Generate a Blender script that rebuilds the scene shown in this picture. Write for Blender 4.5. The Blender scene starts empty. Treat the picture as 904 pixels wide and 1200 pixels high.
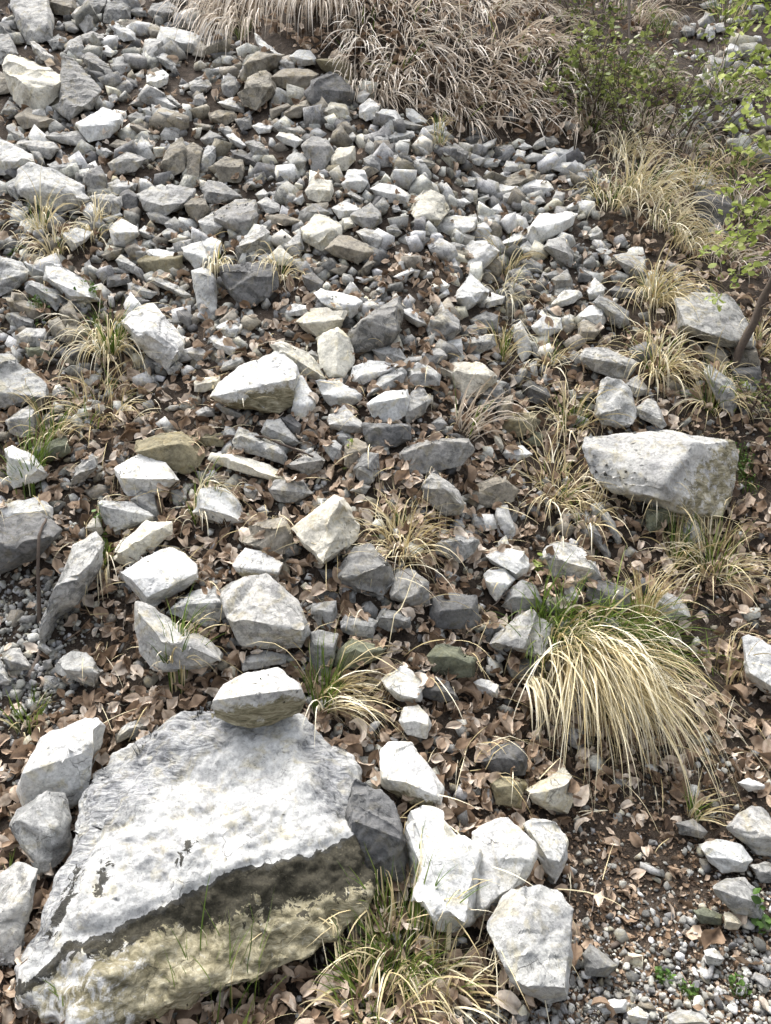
DATA = """
G00
P .65 60,30 70,-40 215,-40 222,20 245,100 235,170 170,200 125,200 95,130;tall pale grey block standing at the top of the scree, above the tan boulder@the tall top block
B .6 225,-40 340,-40 355,40 320,70 260,65 222,20;
P .3 335,70 365,35 400,28 430,80 435,120 400,155 375,120;
G .5 390,20 430,-20 500,-20 490,60 440,80 410,40;
G .4 490,60 500,20 560,-10 610,30 605,85 540,108 490,100;
G .4 600,55 640,28 690,45 690,75 640,80;
B .3 550,100 600,90 650,95 690,120 660,150 590,140;
W .5 515,118 550,108 630,150 630,185 580,190 545,160;
G .5 385,165 430,145 480,165 490,190 420,218 385,195;
P .4 305,240 330,185 375,170 385,195 400,240 360,268;
P .5 145,200 165,196 215,235 245,270 240,300 190,285 160,250;
C R30,320:120,400:200,440:270,390 20,310 50,258 130,275 220,320 285,370 270,450 185,515 100,490 55,440 45,360;broad pale tan boulder with a seam across its face, beside the dark teardrop one@the broad tan boulder
G R290,470:370,510:440,460 290,330 300,275 350,285 430,380 465,420 430,500 330,575 275,530 285,420;smooth dark grey teardrop-shaped boulder, wide end down, right of the broad tan boulder@the teardrop boulder
B .35 70,560 130,505 240,560 285,600 180,620 110,600;
W R380,590:430,570:500,580:560,560 365,580 480,508 560,540 570,580 510,640 420,660 385,620;pale angular block with a pale top, directly below the grey teardrop boulder@the block under the teardrop boulder
P .3 205,640 260,620 370,615 400,650 390,685 290,670;
P .45 60,680 110,655 240,665 275,695 230,745 180,720;
W .6 -30,640 0,645 60,668 140,720 160,765 110,790 60,815 -30,810;big white weathered rock at the edge, above the long pale ledge boulder@the white edge rock
G .2 145,710 185,705 215,780 175,775;
P .4 225,770 290,745 350,775 330,810 250,815;
G .5 385,270 420,245 500,300 545,350 510,370 440,350;
P .4 520,300 560,278 625,290 610,330 560,350 530,330;
W .5 455,235 500,212 535,245 520,265 470,260;
G .4 565,265 610,225 660,225 655,250 600,280;
P .3 680,185 760,190 750,240 715,300 670,270;
W .5 690,350 760,330 790,350 780,390 740,415 690,385;
P .5 735,270 770,240 820,300 830,340 780,320;
W R760,150:830,200:900,200 758,120 860,140 930,165 930,250 840,235 790,220 745,180;block with a bright white broken corner below the hanging grass clump@the white-cornered block
B .5 700,130 730,112 780,155 740,175 705,165;
G .5 700,60 720,20 780,0 830,40 800,90 760,110;
W .4 800,75 905,30 920,95 840,100;
G .3 845,105 955,92 960,112 900,135 850,135;
W .5 712,430 760,440 830,500 790,515 720,485;
P .4 715,490 780,512 870,530 850,590 800,580 720,540;
G .4 605,490 680,430 710,440 705,490 650,500;
P .4 840,400 880,390 895,410 860,425;
B .3 610,590 650,585 720,625 690,640 640,620;
B .4 515,680 550,655 650,670 640,695 560,700;
W .4 650,700 680,655 720,680 700,720 660,735;
C .3 715,690 770,690 770,730 730,740;
P .3 510,765 590,710 680,745 640,800 540,815;
B .3 755,770 800,680 850,650 875,700 865,790 800,830;
B .3 870,680 905,665 950,700 930,830 880,840;
P .3 345,710 430,690 440,715 370,730;
P .35 450,690 500,695 530,715 490,745 455,720;
P .5 -20,160 40,165 85,250 60,290 20,300 -20,290;
B .4 -20,330 40,350 55,430 -20,440;
G .4 10,520 40,470 90,510 100,540 40,555;
G .4 225,190 270,165 310,180 310,220 250,230;
D .4 -20,100 40,110 60,170 -20,150;
P .5 35,590 65,580 125,650 70,655 30,620;
D .4 545,370 580,355 640,380 640,405 570,400;
P .4 510,450 540,435 555,465 530,490 512,480;
G .4 600,545 640,525 680,550 670,575 620,575;
P .4 780,460 800,445 845,490 830,505;
G .4 300,105 340,100 370,140 350,155 310,140;
P .4 660,510 700,500 725,530 700,555;
G01
W .5 275,170 300,175 435,265 410,275 320,245 285,215;white slab tilted down towards the dead grass, topmost above the rounded brown boulder@the tilted white slab
B .1 210,360 235,310 300,245 420,265 385,320 330,340 220,390;
B R230,400:300,400:370,400 215,440 260,365 340,335 380,390 390,440 300,510 240,490;rounded brown-grey boulder resting below a leaning slab near the hanging grass@the rounded brown boulder
B .25 360,360 440,320 520,325 585,345 560,400 520,420 420,410 375,390;
W .5 455,265 490,235 550,235 575,270 570,300 500,310 475,285;
P .4 400,290 440,270 480,290 475,325 430,320;
Y .2 580,280 720,275 745,320 740,380 690,360 620,330;
D .3 520,440 560,380 640,340 700,350 760,420 740,470 650,470 590,515 540,480;large very dark grey boulder at the foot of the dead grass bank@the dark boulder by the grass bank
C .35 610,530 650,480 720,490 735,555 700,570 640,550;cream block with a flat face, just below the dark boulder by the grass bank@the cream block by the bank
W .4 785,500 830,460 880,490 860,550 810,565 785,545;
W .5 765,440 800,412 835,440 800,480 775,480;
B .3 410,540 450,500 535,465 550,510 500,550 430,555;
B .3 365,510 440,485 460,500 410,540 370,555;
P .5 120,480 190,455 245,500 240,530 160,510;
G .5 135,390 165,345 200,365 215,420 180,455 145,440;
D .4 70,210 120,170 165,185 155,220 110,230;
D .4 80,250 150,228 200,245 170,295 120,290;
W .5 105,140 165,135 180,170 150,180 115,165;
B .4 0,200 40,195 70,230 50,265 0,255;
P .6 -15,385 50,350 85,400 70,430 20,435 -10,420;
W .4 390,640 410,622 470,630 515,655 480,690 430,675;
W .6 160,635 190,625 250,680 230,700 180,670;
G .2 515,685 560,640 620,650 660,715 610,800 560,800 540,740;
P .5 445,745 490,695 540,745 520,790 465,795;
C .4 650,740 680,695 755,690 760,750 720,795 660,800;
B .5 75,530 130,515 190,520 205,560 150,580 90,570;
W .4 280,590 310,575 370,590 360,620 310,625;
G .4 250,670 300,655 355,700 350,750 290,730;
D .4 180,705 230,700 300,750 290,780 200,755;
P .5 850,640 890,620 915,640 915,700 860,680;
G .4 800,740 840,725 880,760 875,800 810,800;
P .4 720,640 750,618 775,650 740,670;
G .4 440,600 500,590 530,620 500,635 450,630;
B .4 5,575 80,585 85,610 20,605;
G .4 40,650 80,615 135,640 110,670 60,680;
B .3 105,770 150,740 235,760 240,800 220,850 130,850;
P .2 60,680 110,690 105,750 70,800 30,800;
G .4 5,450 45,435 65,480 40,500 10,490;
P .4 120,600 165,590 200,625 160,640;
G .3 200,560 270,545 275,600 230,610;
W .4 80,345 130,330 150,350 110,370;
P .5 380,580 420,570 430,600 395,605;
G02
W .35 -55,545 -10,515 45,520 70,555 50,620 -5,605;
W .6 100,510 130,515 195,560 185,580 130,575 100,545;bright white chip of rock lying at the lip just under the dead grass bank@the bright chip at the lip
G .4 75,560 130,575 180,590 140,610 85,600;
P .4 15,640 60,610 130,615 135,640 60,660 25,665;
P .5 145,600 230,585 275,610 250,640 170,625;
G .35 285,660 340,680 385,715 370,760 320,770 290,720;
D .3 355,660 400,635 460,635 475,655 420,690 370,690;
W .6 385,700 450,680 515,650 510,680 430,725;
G .4 400,600 425,595 450,630 400,632;
P .4 690,690 710,655 745,640 755,685 710,700;
G .4 750,645 790,638 815,670 790,690 755,690;
W .45 735,705 790,692 925,715 920,752 800,745;long white-topped slab along the top rim of the scree, beside pale drooping grass@the rim slab
W .5 785,790 800,765 905,760 935,775 930,800 850,812;
C .4 475,720 510,690 560,710 550,740 490,735;
W .5 595,740 620,700 655,710 650,755;
W .5 550,790 570,755 625,760 620,800 560,805;
W .5 450,770 480,740 540,750 520,780 460,785;
P .5 650,740 690,715 750,730 720,755 660,760;
W .5 620,690 650,665 690,690 650,705;
D .3 60,720 90,700 130,760 110,780 70,755;
D .4 0,690 40,670 45,720 10,740;
P .4 405,740 430,725 470,745 440,775 410,770;
P .5 520,685 570,675 600,680 560,705;
G .4 830,580 870,560 905,575 915,610 850,615;
P .4 135,680 165,665 205,720 190,740 160,715;
D .4 560,560 590,520 620,555 600,580;
G .4 150,745 190,730 235,770 200,795 160,780;
G03
W .5 685,240 720,195 770,225 760,260 710,255;bright white stone in the far gully behind the green shrub@the white gully stone
P .4 590,150 610,115 640,110 640,170 610,190;
G .4 480,150 500,118 540,130 540,165 500,170;
G .4 540,230 580,225 600,260 560,255;
P .4 720,165 760,160 775,190 740,195;
G .4 690,440 740,420 820,460 810,495 750,470;
G .4 680,550 740,510 770,530 740,580 700,590;
P .4 630,115 680,105 690,140 650,150;
G .4 650,300 700,260 740,270 700,320;
G .4 590,80 630,75 640,100 600,105;
P .4 570,20 650,-10 650,35 590,40;
G .4 620,460 660,455 690,480 660,500;
P .4 780,330 820,300 850,320 820,350;
P .4 700,135 740,120 755,150 720,160;
G10
P R90,90:200,60:330,110:400,110 80,70 95,0 150,-25 260,0 380,60 415,105 400,140 330,170 250,185 150,140 100,110;long pale ledge boulder with a shaded underside, above the first dry grass tufts@the long ledge boulder
P .5 30,70 75,40 110,115 80,135 50,110;
P .4 60,150 100,145 110,170 80,190 55,180;
P .4 100,165 140,170 130,200 105,195;
G .2 395,10 470,-25 500,50 490,100 430,85 395,55;
P .45 505,60 550,40 640,60 630,90 540,115 505,90;
B .3 640,60 690,50 695,80 650,105;
D .3 565,110 600,85 650,120 640,180 570,170;
P .3 420,120 480,110 565,120 565,190 490,220 450,180;
W .5 380,170 420,148 468,180 440,230 400,215;
W .5 480,225 560,195 575,210 510,245;
P R665,135:760,160:860,150 655,110 720,75 800,65 905,90 895,150 860,165 780,205 690,185;thick pale slab with a brown underside, below the row of rough brown stones@the thick pale slab
B .3 865,160 905,130 960,135 980,190 930,240 890,210;
W .5 515,270 570,230 640,265 650,300 590,350 540,350 530,300;white crumbly rock with broken corners, right of the splayed dry grass tuft@the crumbly white rock
W .6 290,280 360,270 425,290 400,330 340,370 310,330;smooth white stone framed by dry grass tufts on both sides@the stone between the tufts
G .4 445,240 465,210 510,270 500,285 450,265;
G .4 360,235 440,232 430,275 370,270;
P .4 310,170 390,175 395,200 330,200;
B .4 480,395 520,365 575,360 560,400 510,420;
P .4 545,420 570,398 630,440 630,480 560,450;
P .4 520,455 600,455 605,480 540,480;
D .4 500,490 600,485 605,530 510,545;
P .4 595,370 640,345 690,365 680,410 610,420;
W .6 680,375 720,365 840,385 830,410 740,430 690,410;thin white slab lying on top of an olive brown block@the thin white slab
Y .2 650,430 690,405 850,400 850,450 800,480 690,475;
P .3 600,530 620,525 730,570 700,600 610,585;
P .6 690,510 730,500 830,535 890,580 870,600 780,560;
W .75 220,440 260,438 400,520 460,600 440,612 340,615 280,570 215,510;long smooth pale slab slanting down towards the bright green tuft@the slanting slab
P .4 115,530 150,520 270,565 290,610 260,650 200,600 130,570;
P .5 -20,390 40,420 100,435 130,470 120,510 50,570 -20,590;
W .5 115,430 140,420 210,460 210,490 150,490;
B .4 20,600 90,595 190,650 200,690 120,690 60,650;
G .4 35,680 60,660 155,700 150,730 90,735;
B .3 280,660 330,615 370,700 360,750 310,745;
P .4 75,770 130,740 210,745 215,790 200,820 90,820;
B .4 230,710 270,680 320,760 310,800 250,790;
W .6 580,720 640,655 720,630 790,720 855,800 840,860 780,930 720,880 640,770;big white boulder behind the bright green and straw tuft on the upper left@the white boulder by the green tuft
G .4 790,700 850,690 850,715 800,725;
D .4 830,660 870,648 900,680 890,740 840,700;
P .4 770,250 800,228 865,235 855,280 800,285;
P .4 760,290 790,270 830,290 800,330 770,325;
C .4 790,330 840,300 880,310 850,345;
P .4 650,280 680,260 730,310 720,325 670,310;
G .4 690,200 730,190 800,225 770,250 710,235;
P .4 700,340 740,330 775,355 740,365;
G .4 395,440 420,420 440,480 410,500;
D .4 590,570 650,600 700,610 650,640 590,630;
G .4 100,640 140,610 215,660 190,690;
G11
G .4 40,80 75,48 130,55 215,110 230,130 150,125 110,155 50,140;
G R105,220:180,250:280,230 95,205 200,135 290,140 310,200 280,280 240,300 170,265 110,250;blocky mid-grey boulder with a flat lit face, above the dark rectangular boulder@the blocky grey boulder
P .5 25,235 95,200 145,260 130,290 70,315;
P .5 305,150 345,122 405,160 405,190 350,205;
P .5 205,355 240,310 320,255 355,290 340,340 240,395;
C .4 350,410 410,355 465,410 450,445 370,440;
P .4 430,350 505,290 520,360 495,400 450,390;
C R530,300:600,330:650,280 515,270 580,210 640,215 695,260 690,300 660,320 610,370 530,330;chunky tan-faced rock perched against a long grey block@the tan-faced rock
B .5 630,370 690,300 740,310 845,360 845,380 770,435 680,400;long brownish grey block leaning down beside the tan-faced rock@the long leaning block
P .6 770,285 810,270 890,290 895,320 860,370 800,330;
G .5 745,210 830,150 880,200 885,240 820,280 760,240;
W .5 655,175 720,145 780,175 760,205 690,225;
C .5 530,95 570,30 645,50 655,90 640,140 590,145 545,130;
W .3 465,150 510,100 525,140 510,160;
W .45 700,60 730,0 800,0 825,50 790,100 720,90;
W .5 838,85 880,60 960,75 1016,110 1000,150 920,150 860,110;
G .4 505,195 560,155 640,175 655,205 580,210 520,215;
P .4 295,110 330,85 355,105 345,135 310,135;
D R140,500:250,500:370,490 120,440 160,430 380,440 390,540 350,590 260,640 200,600 140,500;large dark rectangular boulder with drooping grass hanging at both its sides@the dark rectangular boulder
P .15 0,480 60,455 105,500 115,600 100,680 60,705 25,640;tall upright pale block, close beside the dark rectangular boulder@the upright pale block
W .5 45,330 90,312 130,330 130,390 90,415 60,390;
W .5 -50,360 0,340 40,335 75,400 70,450 20,465 -40,400;
W R600,610:690,650:760,630 575,575 610,560 760,590 790,610 770,665 730,690 640,640;long white slab behind another white slab, upslope of the pointed grey boulder@the upper white slab
C .6 490,705 560,650 700,645 730,680 690,740 590,780 530,745;broad white slab in front of another white slab, left of the pointed grey boulder@the lower white slab
W .5 435,660 470,622 540,635 525,675 450,680;
G R800,700:950,650:960,750 745,740 830,680 930,625 960,600 980,660 970,760 900,815 760,845;large pointed grey boulder with a dark end, near the two white slabs@the pointed grey boulder
W .5 115,735 170,700 215,735 200,780 150,775;
W .6 78,785 110,765 205,800 220,825 180,865 110,830;
D .4 510,490 560,470 610,520 600,570 540,560;
B .4 640,470 690,435 730,450 700,490;
B .3 790,460 830,415 855,430 820,480;
C .4 700,225 740,218 765,260 710,275;
P .4 240,60 290,45 325,70 290,85;
B .3 340,210 430,205 520,240 430,265 370,255;
P .4 720,110 740,90 800,130 790,150;
P .4 390,60 430,45 450,75 410,85;
W .4 860,560 880,540 905,545 895,575;
G12
C R140,220:200,200:260,230 115,190 150,100 200,92 270,120 300,180 240,255 200,235 150,240;two-toned boulder, cream at one end and grey at the other, among pale scree@the two-toned boulder
W R262,265:320,270:410,265 260,245 290,212 420,220 415,270 340,305 245,305 265,275;flat white-topped block with a shadowy jagged front, right of the two-toned boulder@the flat white-topped block
W .5 435,215 460,190 530,225 530,250 490,265 440,240;
W .3 430,255 470,240 495,280 470,320 435,300;
W R370,450:440,440:490,350:520,380 358,440 370,380 400,335 470,330 530,380 500,420 430,485 370,465;white block with one dark shaded flank, above the white pointed stone@the half-dark white block
W .75 330,590 380,510 395,485 430,540 480,560 470,600 380,645 340,620;white star-shaped pointed stone lying among brown leaves, below the half-dark white block@the white pointed stone
W .5 455,615 500,570 555,590 540,625 475,645;
C .4 145,265 200,258 205,300 150,303;
W .8 197,345 255,325 260,355 210,375;
W .5 120,330 155,318 172,345 140,360;
P .4 275,345 320,335 370,350 350,370 290,365;
W .7 40,495 120,455 135,470 80,515;
W .5 215,540 260,510 300,535 280,565 225,570;
W R680,270:760,285:860,225 690,265 720,215 860,195 895,205 870,260 800,300 705,345 670,320;long white-topped slab with a dark front edge, touching the dry grass beside the scree@the long dark-edged slab
W .6 540,340 600,300 680,260 690,300 670,335 590,355;
P .4 745,365 770,325 840,315 860,370 880,400 865,445 820,420 790,395;
P .5 630,360 665,328 705,370 690,400 650,400;
G .4 640,430 670,410 735,440 730,475 670,465;
G .4 740,490 800,465 815,490 780,510;
G .3 785,510 850,465 875,520 870,555 800,560;
W .5 780,625 840,560 905,560 920,590 880,620 810,640;
W .6 690,730 740,680 820,690 825,745 760,775 715,765;
P .2 603,730 635,708 665,760 684,850 640,888 605,830;
G R200,700:270,700:345,740 195,740 220,690 290,655 345,700 355,750 300,795 215,800;
G .4 400,700 470,660 525,680 520,740 470,745 410,720;
P .3 390,730 430,715 475,730 470,765 400,765;
W .5 75,650 120,645 160,680 190,720 150,730 90,690;
B R570,70:650,50:710,20 550,40 650,-10 720,10 715,40 640,75 560,65;
W .5 490,95 540,65 620,75 600,95 540,120;
W R655,85:720,75:780,80 650,70 700,40 760,50 785,85 740,110 660,85;
G .4 640,85 700,85 720,105 660,115;
P .4 550,110 590,100 630,125 600,155 555,150;
W .4 495,180 530,155 555,195 520,205;
P .4 430,130 480,112 490,130 440,155;
W .5 440,80 480,60 490,90 440,95;
P .3 785,130 800,95 840,105 830,150 795,155;
P .4 690,140 720,115 750,150 700,165;
W .5 630,235 650,205 690,220 680,245;
P .4 355,60 390,28 430,35 415,75 370,75;
P .4 730,20 790,15 780,45 740,40;
W .5 850,40 905,30 910,60 870,70;
W .5 845,170 905,135 910,180 860,190;
P .4 175,480 215,470 225,500 180,505;
P .4 290,440 330,425 350,460 300,470;
W .5 330,140 370,130 400,150 350,170;
P .4 30,170 60,165 75,190 40,195;
G .4 5,265 45,245 75,290 50,310 10,295;
P .4 125,460 165,465 150,500 130,500;
P .4 60,430 85,415 90,460 65,465;
W .5 240,590 290,555 300,580 260,600;
G .4 560,540 600,520 660,560 640,600 590,580;
G .4 680,530 740,520 745,550 700,555;
P .4 760,650 800,640 825,670 790,690;
G13
P .6 0,10 50,10 45,50 0,90 -10,60;
W .5 100,60 125,35 150,50 130,75 100,75;
W .6 0,130 50,150 60,175 0,195;
W .6 45,300 80,268 110,285 100,315 60,325;white stone caught in dry grass stems, right of the long dark-edged slab@the stone in the grass stems
P .5 85,370 110,362 160,375 150,400 115,412;
P R180,415:260,440:310,480 170,400 230,388 305,410 315,490 270,510 230,480;grey block with a pale flat top, half sunk in leaves below the dry grass mass@the half-sunk grey block
G .4 25,430 60,380 85,430 70,460 30,460;
D .4 0,470 30,455 70,490 50,520 0,520;
P .4 145,490 180,470 235,490 230,520 170,525;
W .5 40,560 75,505 125,550 110,590 55,605;
D .3 145,560 180,540 270,565 260,595 180,595;
G .5 75,620 110,585 230,660 230,710 190,735 140,700;
W .5 10,680 50,635 125,635 130,700 110,735 20,700;
B .5 0,710 40,705 110,740 70,790 0,800;
P .5 510,80 560,30 620,10 650,70 640,105 570,100;
D .2 540,130 600,95 680,110 740,170 700,250 620,255 560,200;dark hollow-fronted boulder among dead grass, beside the sapling's leaves@the dark boulder by the sapling
G .4 610,270 660,260 700,290 660,320 610,310;
P .4 740,160 745,115 795,140 780,170;
G .4 410,440 440,430 490,445 480,475 420,480;
G .4 430,570 460,475 500,465 490,500 450,560;
P .4 465,550 500,515 540,530 520,580 470,585;
D .4 545,550 600,530 660,580 650,590 560,585;
P R500,720:600,760:720,800:800,790 470,590 560,580 700,590 760,640 800,720 825,790 815,832 640,815 560,760 480,740;big pale flat-topped ledge rock beneath the bare sapling trunk@the ledge rock
P .4 230,370 270,350 300,360 280,390;
P .4 400,0 440,-5 490,40 450,50;
G20
P R-20,200:90,240:210,245 -20,60 60,65 150,175 210,195 215,260 100,300 -20,325;big pale grey boulder cut off at the edge, with leaves piled to its side@the grey edge boulder
P .3 25,370 80,320 145,290 190,340 185,430 100,450 50,430;
W .3 25,510 60,490 150,540 220,625 170,650 60,690 40,620;white rock behind a low fresh green grass tuft near the edge@the white rock behind green grass
W .6 10,790 30,765 100,740 180,730 240,780 240,830 100,850 20,830;
Y R630,520:700,505:850,480 615,530 625,485 760,435 850,428 940,490 960,540 930,590 860,615 700,560;olive-brown block with a pale rim, above a white peaked rock@the olive-brown block
W R560,640:640,640:720,660:820,650 545,595 680,515 730,565 770,570 835,650 720,715 680,700 610,740 560,670;white peaked rock in front of the olive-brown block, leaves around it@the white peaked rock
P R470,770:620,790:715,820 460,750 620,755 725,815 710,850 540,905 490,850;
G .3 610,750 670,695 720,715 750,830 730,850 650,790;
P .3 780,130 830,90 855,110 830,160 790,155;
G .5 350,590 420,530 465,540 450,600 390,660 330,680;
P .5 150,500 185,490 195,520 160,540;
D .4 540,540 570,530 590,570 550,580;
M .4 120,30 220,20 230,70 140,70;
D .4 320,60 380,0 410,0 400,80 340,95;
M .4 230,470 310,440 330,520 250,560 180,560;
G21
W+ R97,257:290,200:440,148:487,172 95,255 140,190 250,110 385,45 430,60 480,110 490,160 480,250 465,290 400,330 250,315 170,295;large white-topped boulder with a tan pitted front face, in the middle of the slope@the white boulder with the tan front
C .5 370,15 420,10 540,50 560,80 615,165 590,180 500,165 470,110 430,60 370,40;
W .6 480,175 510,165 575,260 570,310 510,370 465,330 475,260;
C R680,-50:690,60:670,150 590,-20 680,-60 740,-10 758,90 720,160 640,160 605,120;upright brown-grey block with a split corner, standing left of the pointed grey boulder@the upright brown block
W .6 742,180 755,115 830,88 968,105 960,140 880,165 800,205;
P .5 815,262 850,200 900,150 980,120 1004,150 980,200 920,230;
W R840,290:930,300:1000,260 800,300 850,260 905,235 1000,225 1020,270 1000,340 920,380 830,365;
W R580,215:660,260:780,265 560,195 600,180 690,190 670,230 760,225 795,265 740,300 650,305 580,240;
P R640,390:720,370:790,400 630,370 640,345 710,300 790,375 795,425 740,430 650,410;
P .4 325,430 350,370 410,365 440,400 510,480 480,495 390,480;
D .4 410,360 460,340 510,390 500,440 460,420;
P .4 185,470 220,405 290,430 390,475 435,540 420,575 340,550 290,520 260,510 200,500;mottled whitish-green rock above the fallen stick@the rock above the stick
C .4 75,560 90,530 200,530 300,560 400,600 455,640 400,655 300,635 200,595;long thin pale slab lying right under the fallen stick@the slab under the stick
G .5 435,580 530,550 590,505 620,540 600,605 540,630 500,605;
G .6 360,690 390,650 520,645 530,690 560,715 480,750 400,760;
W R40,780:130,800:220,830 8,800 40,700 70,690 140,690 190,720 248,810 230,850 150,856 60,830;bright white dome-topped stone with fresh green blades beside it@the bright dome stone
G .4 100,300 130,285 190,320 250,345 220,360 150,340;
P .5 15,330 60,305 100,315 100,350 30,360;
P .4 675,430 700,420 735,450 710,480 680,470;
P .4 610,490 660,460 700,490 700,550 660,560;
B .4 710,490 740,455 810,475 830,510 780,560 750,610 710,580;
G R770,610:830,570:840,650 755,590 800,520 870,525 875,620 820,660 770,650;
D .12 800,385 1010,388 1024,410 1020,470 960,490 840,500 810,450;
Y .4 0,440 130,430 155,460 140,495 60,490 0,475;
P .4 -28,60 0,25 50,40 76,80 20,90;
C .4 5,190 30,170 130,165 120,210 60,235 10,235;
P .5 130,130 150,95 220,75 235,100 150,140;
G .4 240,690 280,675 305,700 290,740 250,730;
P .5 740,700 790,665 835,680 810,715;
P .4 530,60 560,40 600,70 580,90;
P .4 300,790 330,770 365,800 330,820;
G22
P .4 100,130 150,100 210,120 255,160 250,205 160,210 110,200;
C .3 240,110 390,100 440,100 520,165 510,195 460,210 430,250 380,260 330,230 290,180;broad pale triangular slab facing outward, with a little green grass at its foot@the triangular slab
G .3 430,250 470,210 540,205 560,240 530,290 480,290;
P .5 95,340 120,240 160,208 215,275 180,340 110,385;
G R75,525:210,475:390,470 60,530 90,500 200,460 250,470 380,455 405,510 350,580 230,595 130,625 100,620 80,570;long grey brick-shaped block with straw blades hanging over its end@the long grey block
Y .3 530,400 560,345 620,335 700,340 725,375 690,430 620,450 550,425;flat olive-yellow stone under arching straw blades@the olive-yellow stone
W .5 545,530 570,500 640,490 690,530 620,560 580,560;
G R200,690:215,640:280,690:350,760 165,680 200,640 210,600 270,650 340,700 365,760 350,810 270,810 200,760;upright grey tooth-shaped rock below the long grey block@the tooth-shaped rock
B R365,725:440,690:560,655 355,710 430,670 500,640 560,640 630,700 600,745 520,780 390,775 360,745;
P .4 590,180 620,130 660,120 665,150 620,200;
D .4 640,210 680,180 750,220 780,270 740,300 680,280;
B .4 520,330 560,260 600,250 600,320 550,360;
C .4 505,440 530,430 555,490 545,520 520,500;
W .5 265,30 280,0 350,-10 360,55 310,55 290,40;
P .4 355,30 370,-10 500,-30 515,20 450,55 400,70;
P .4 170,70 200,30 260,35 300,75 240,105 195,95;
P .5 80,95 110,75 165,70 175,100 120,110;
P .5 -60,40 20,20 60,30 100,90 40,110 -20,90;
G .3 690,60 700,0 730,60 720,90;
M .4 650,470 700,420 740,440 730,490 670,490;
G .4 215,380 260,350 290,390 240,430;
G23
P .5 12,70 40,35 130,30 265,95 250,130 215,180 150,160 20,120;long pale rough block above a stone with a hooked crack@the long rough block
P .8 75,340 90,270 110,190 140,175 210,190 250,250 275,340 250,390 180,400 110,385;pale stone with a dark hook-shaped crack, right above the big fissured boulder@the hook-cracked stone
P .5 215,200 280,160 325,215 320,250 270,260 240,240;
P .5 275,310 330,270 370,280 410,390 390,405 290,355;
P+ R545,478:455,580:405,680:378,735 40,500 50,455 190,440 430,435 540,470 710,480 727,540 720,650 700,740 640,810 540,825 480,810 400,770 370,740 250,735 160,690 90,650 95,600 60,570;big fissured boulder on the right, pale on one half and tan on the other@the big fissured boulder
P .5 590,150 620,110 740,200 750,290 720,350 660,300 620,210;
D .3 720,130 850,115 855,200 760,215 730,180;
B .2 720,40 830,30 850,110 740,125;
P .6 -40,230 30,215 100,230 110,245 60,270 -30,285;
B .4 580,60 620,20 700,60 700,120 640,100;
D .4 320,400 350,395 400,415 380,435 330,425;
G30
D R-40,150:80,140:200,120:260,110 -40,40 20,15 180,12 240,45 275,85 250,140 170,215 0,285 -40,290;large dark grey rounded boulder at the edge, above the pebble hollow@the dark edge boulder
P R225,560:300,400:420,250:470,170 190,590 200,500 270,380 330,260 340,170 440,110 485,150 470,250 410,310 400,360 340,430 270,480 265,590 230,620;curved pale slab leaning over a dark hollow beside the pebbles@the curved leaning slab
C .4 510,190 600,110 680,45 800,50 800,110 720,170 640,235 600,245 560,235;oblong cream stone leaning on the white flat rock below it@the oblong cream stone
W R610,310:690,400:850,320:915,290 570,280 640,250 700,200 790,160 860,200 915,250 920,320 840,350 720,440 690,435 640,380;white flat-topped rock just below the oblong cream stone@the white flat rock
P R650,455:790,590:950,625:1040,700 635,520 650,435 690,440 860,560 960,600 1050,690 1040,715 900,690 720,740 660,660 640,590;pale wedge tapering to a thin tail, pointing at the stone on the great boulder@the tapering wedge
P R310,740:420,730:490,760 240,720 300,680 340,655 400,660 430,710 495,750 480,800 440,820 320,780 300,740;
P .6 5,690 40,640 90,640 145,715 140,740 50,745;
P .5 -30,690 0,690 50,790 40,810 -30,810;
C .3 395,80 440,25 460,20 490,95 470,110;
P .6 175,640 190,600 250,650 220,670;
G .4 200,700 240,690 245,730 210,740;
G31
P .4 -125,465 -60,410 0,370 110,345 160,410 165,470 120,520 60,535 -40,490;
B R230,125:320,90:440,60 210,115 260,75 300,50 420,25 460,90 470,180 400,205 330,185 250,150;brown-fronted block with a pale rim, left of the cream-yellow block@the brown-fronted block
W+ R200,260:260,255:400,285 195,250 215,210 250,170 330,185 420,240 400,290 380,310 330,300 250,320 210,275;
P R170,490:270,460:370,510:470,570:530,560 145,370 250,320 345,305 400,350 480,420 500,490 540,560 500,630 400,620 240,615 190,550 165,500 170,460;large grey boulder with a sloping back, above the stone on the great boulder@the sloping-backed grey boulder
P .5 20,320 60,300 110,310 120,345 40,345;
C R690,-60:650,110:610,245 468,76 660,-76 708,-56 784,68 768,124 612,248 592,240 544,164;cream-yellow angular block with clean broken faces, in the middle of the slope@the cream-yellow block
G R690,335:760,320:905,300:935,295 675,290 700,250 760,170 830,150 890,210 930,270 940,320 870,410 790,385 710,340;grey wedge with an undercut front, just below the cream-yellow block@the undercut grey wedge
D .4 560,395 590,360 630,350 680,385 660,415 600,415;
G .4 560,430 670,420 675,480 640,550 590,535 560,480;
P R700,520:770,500:850,540 690,490 720,470 770,475 865,510 840,590 780,590 700,560;
M .4 665,720 680,640 740,590 840,620 905,640 870,690 780,720 690,740;
G .4 545,570 590,560 680,575 660,700 640,770 580,760 545,700;
P .5 215,690 330,650 440,670 430,710 300,735 230,735;
D .4 590,270 650,270 670,310 620,320;
G32
G .4 -46,530 -30,470 0,450 120,490 110,540 30,565;
G .7 20,380 50,290 110,265 200,310 200,430 120,430 30,410;
G .25 240,190 240,150 290,115 420,105 440,150 400,200 350,240 290,210;
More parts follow.
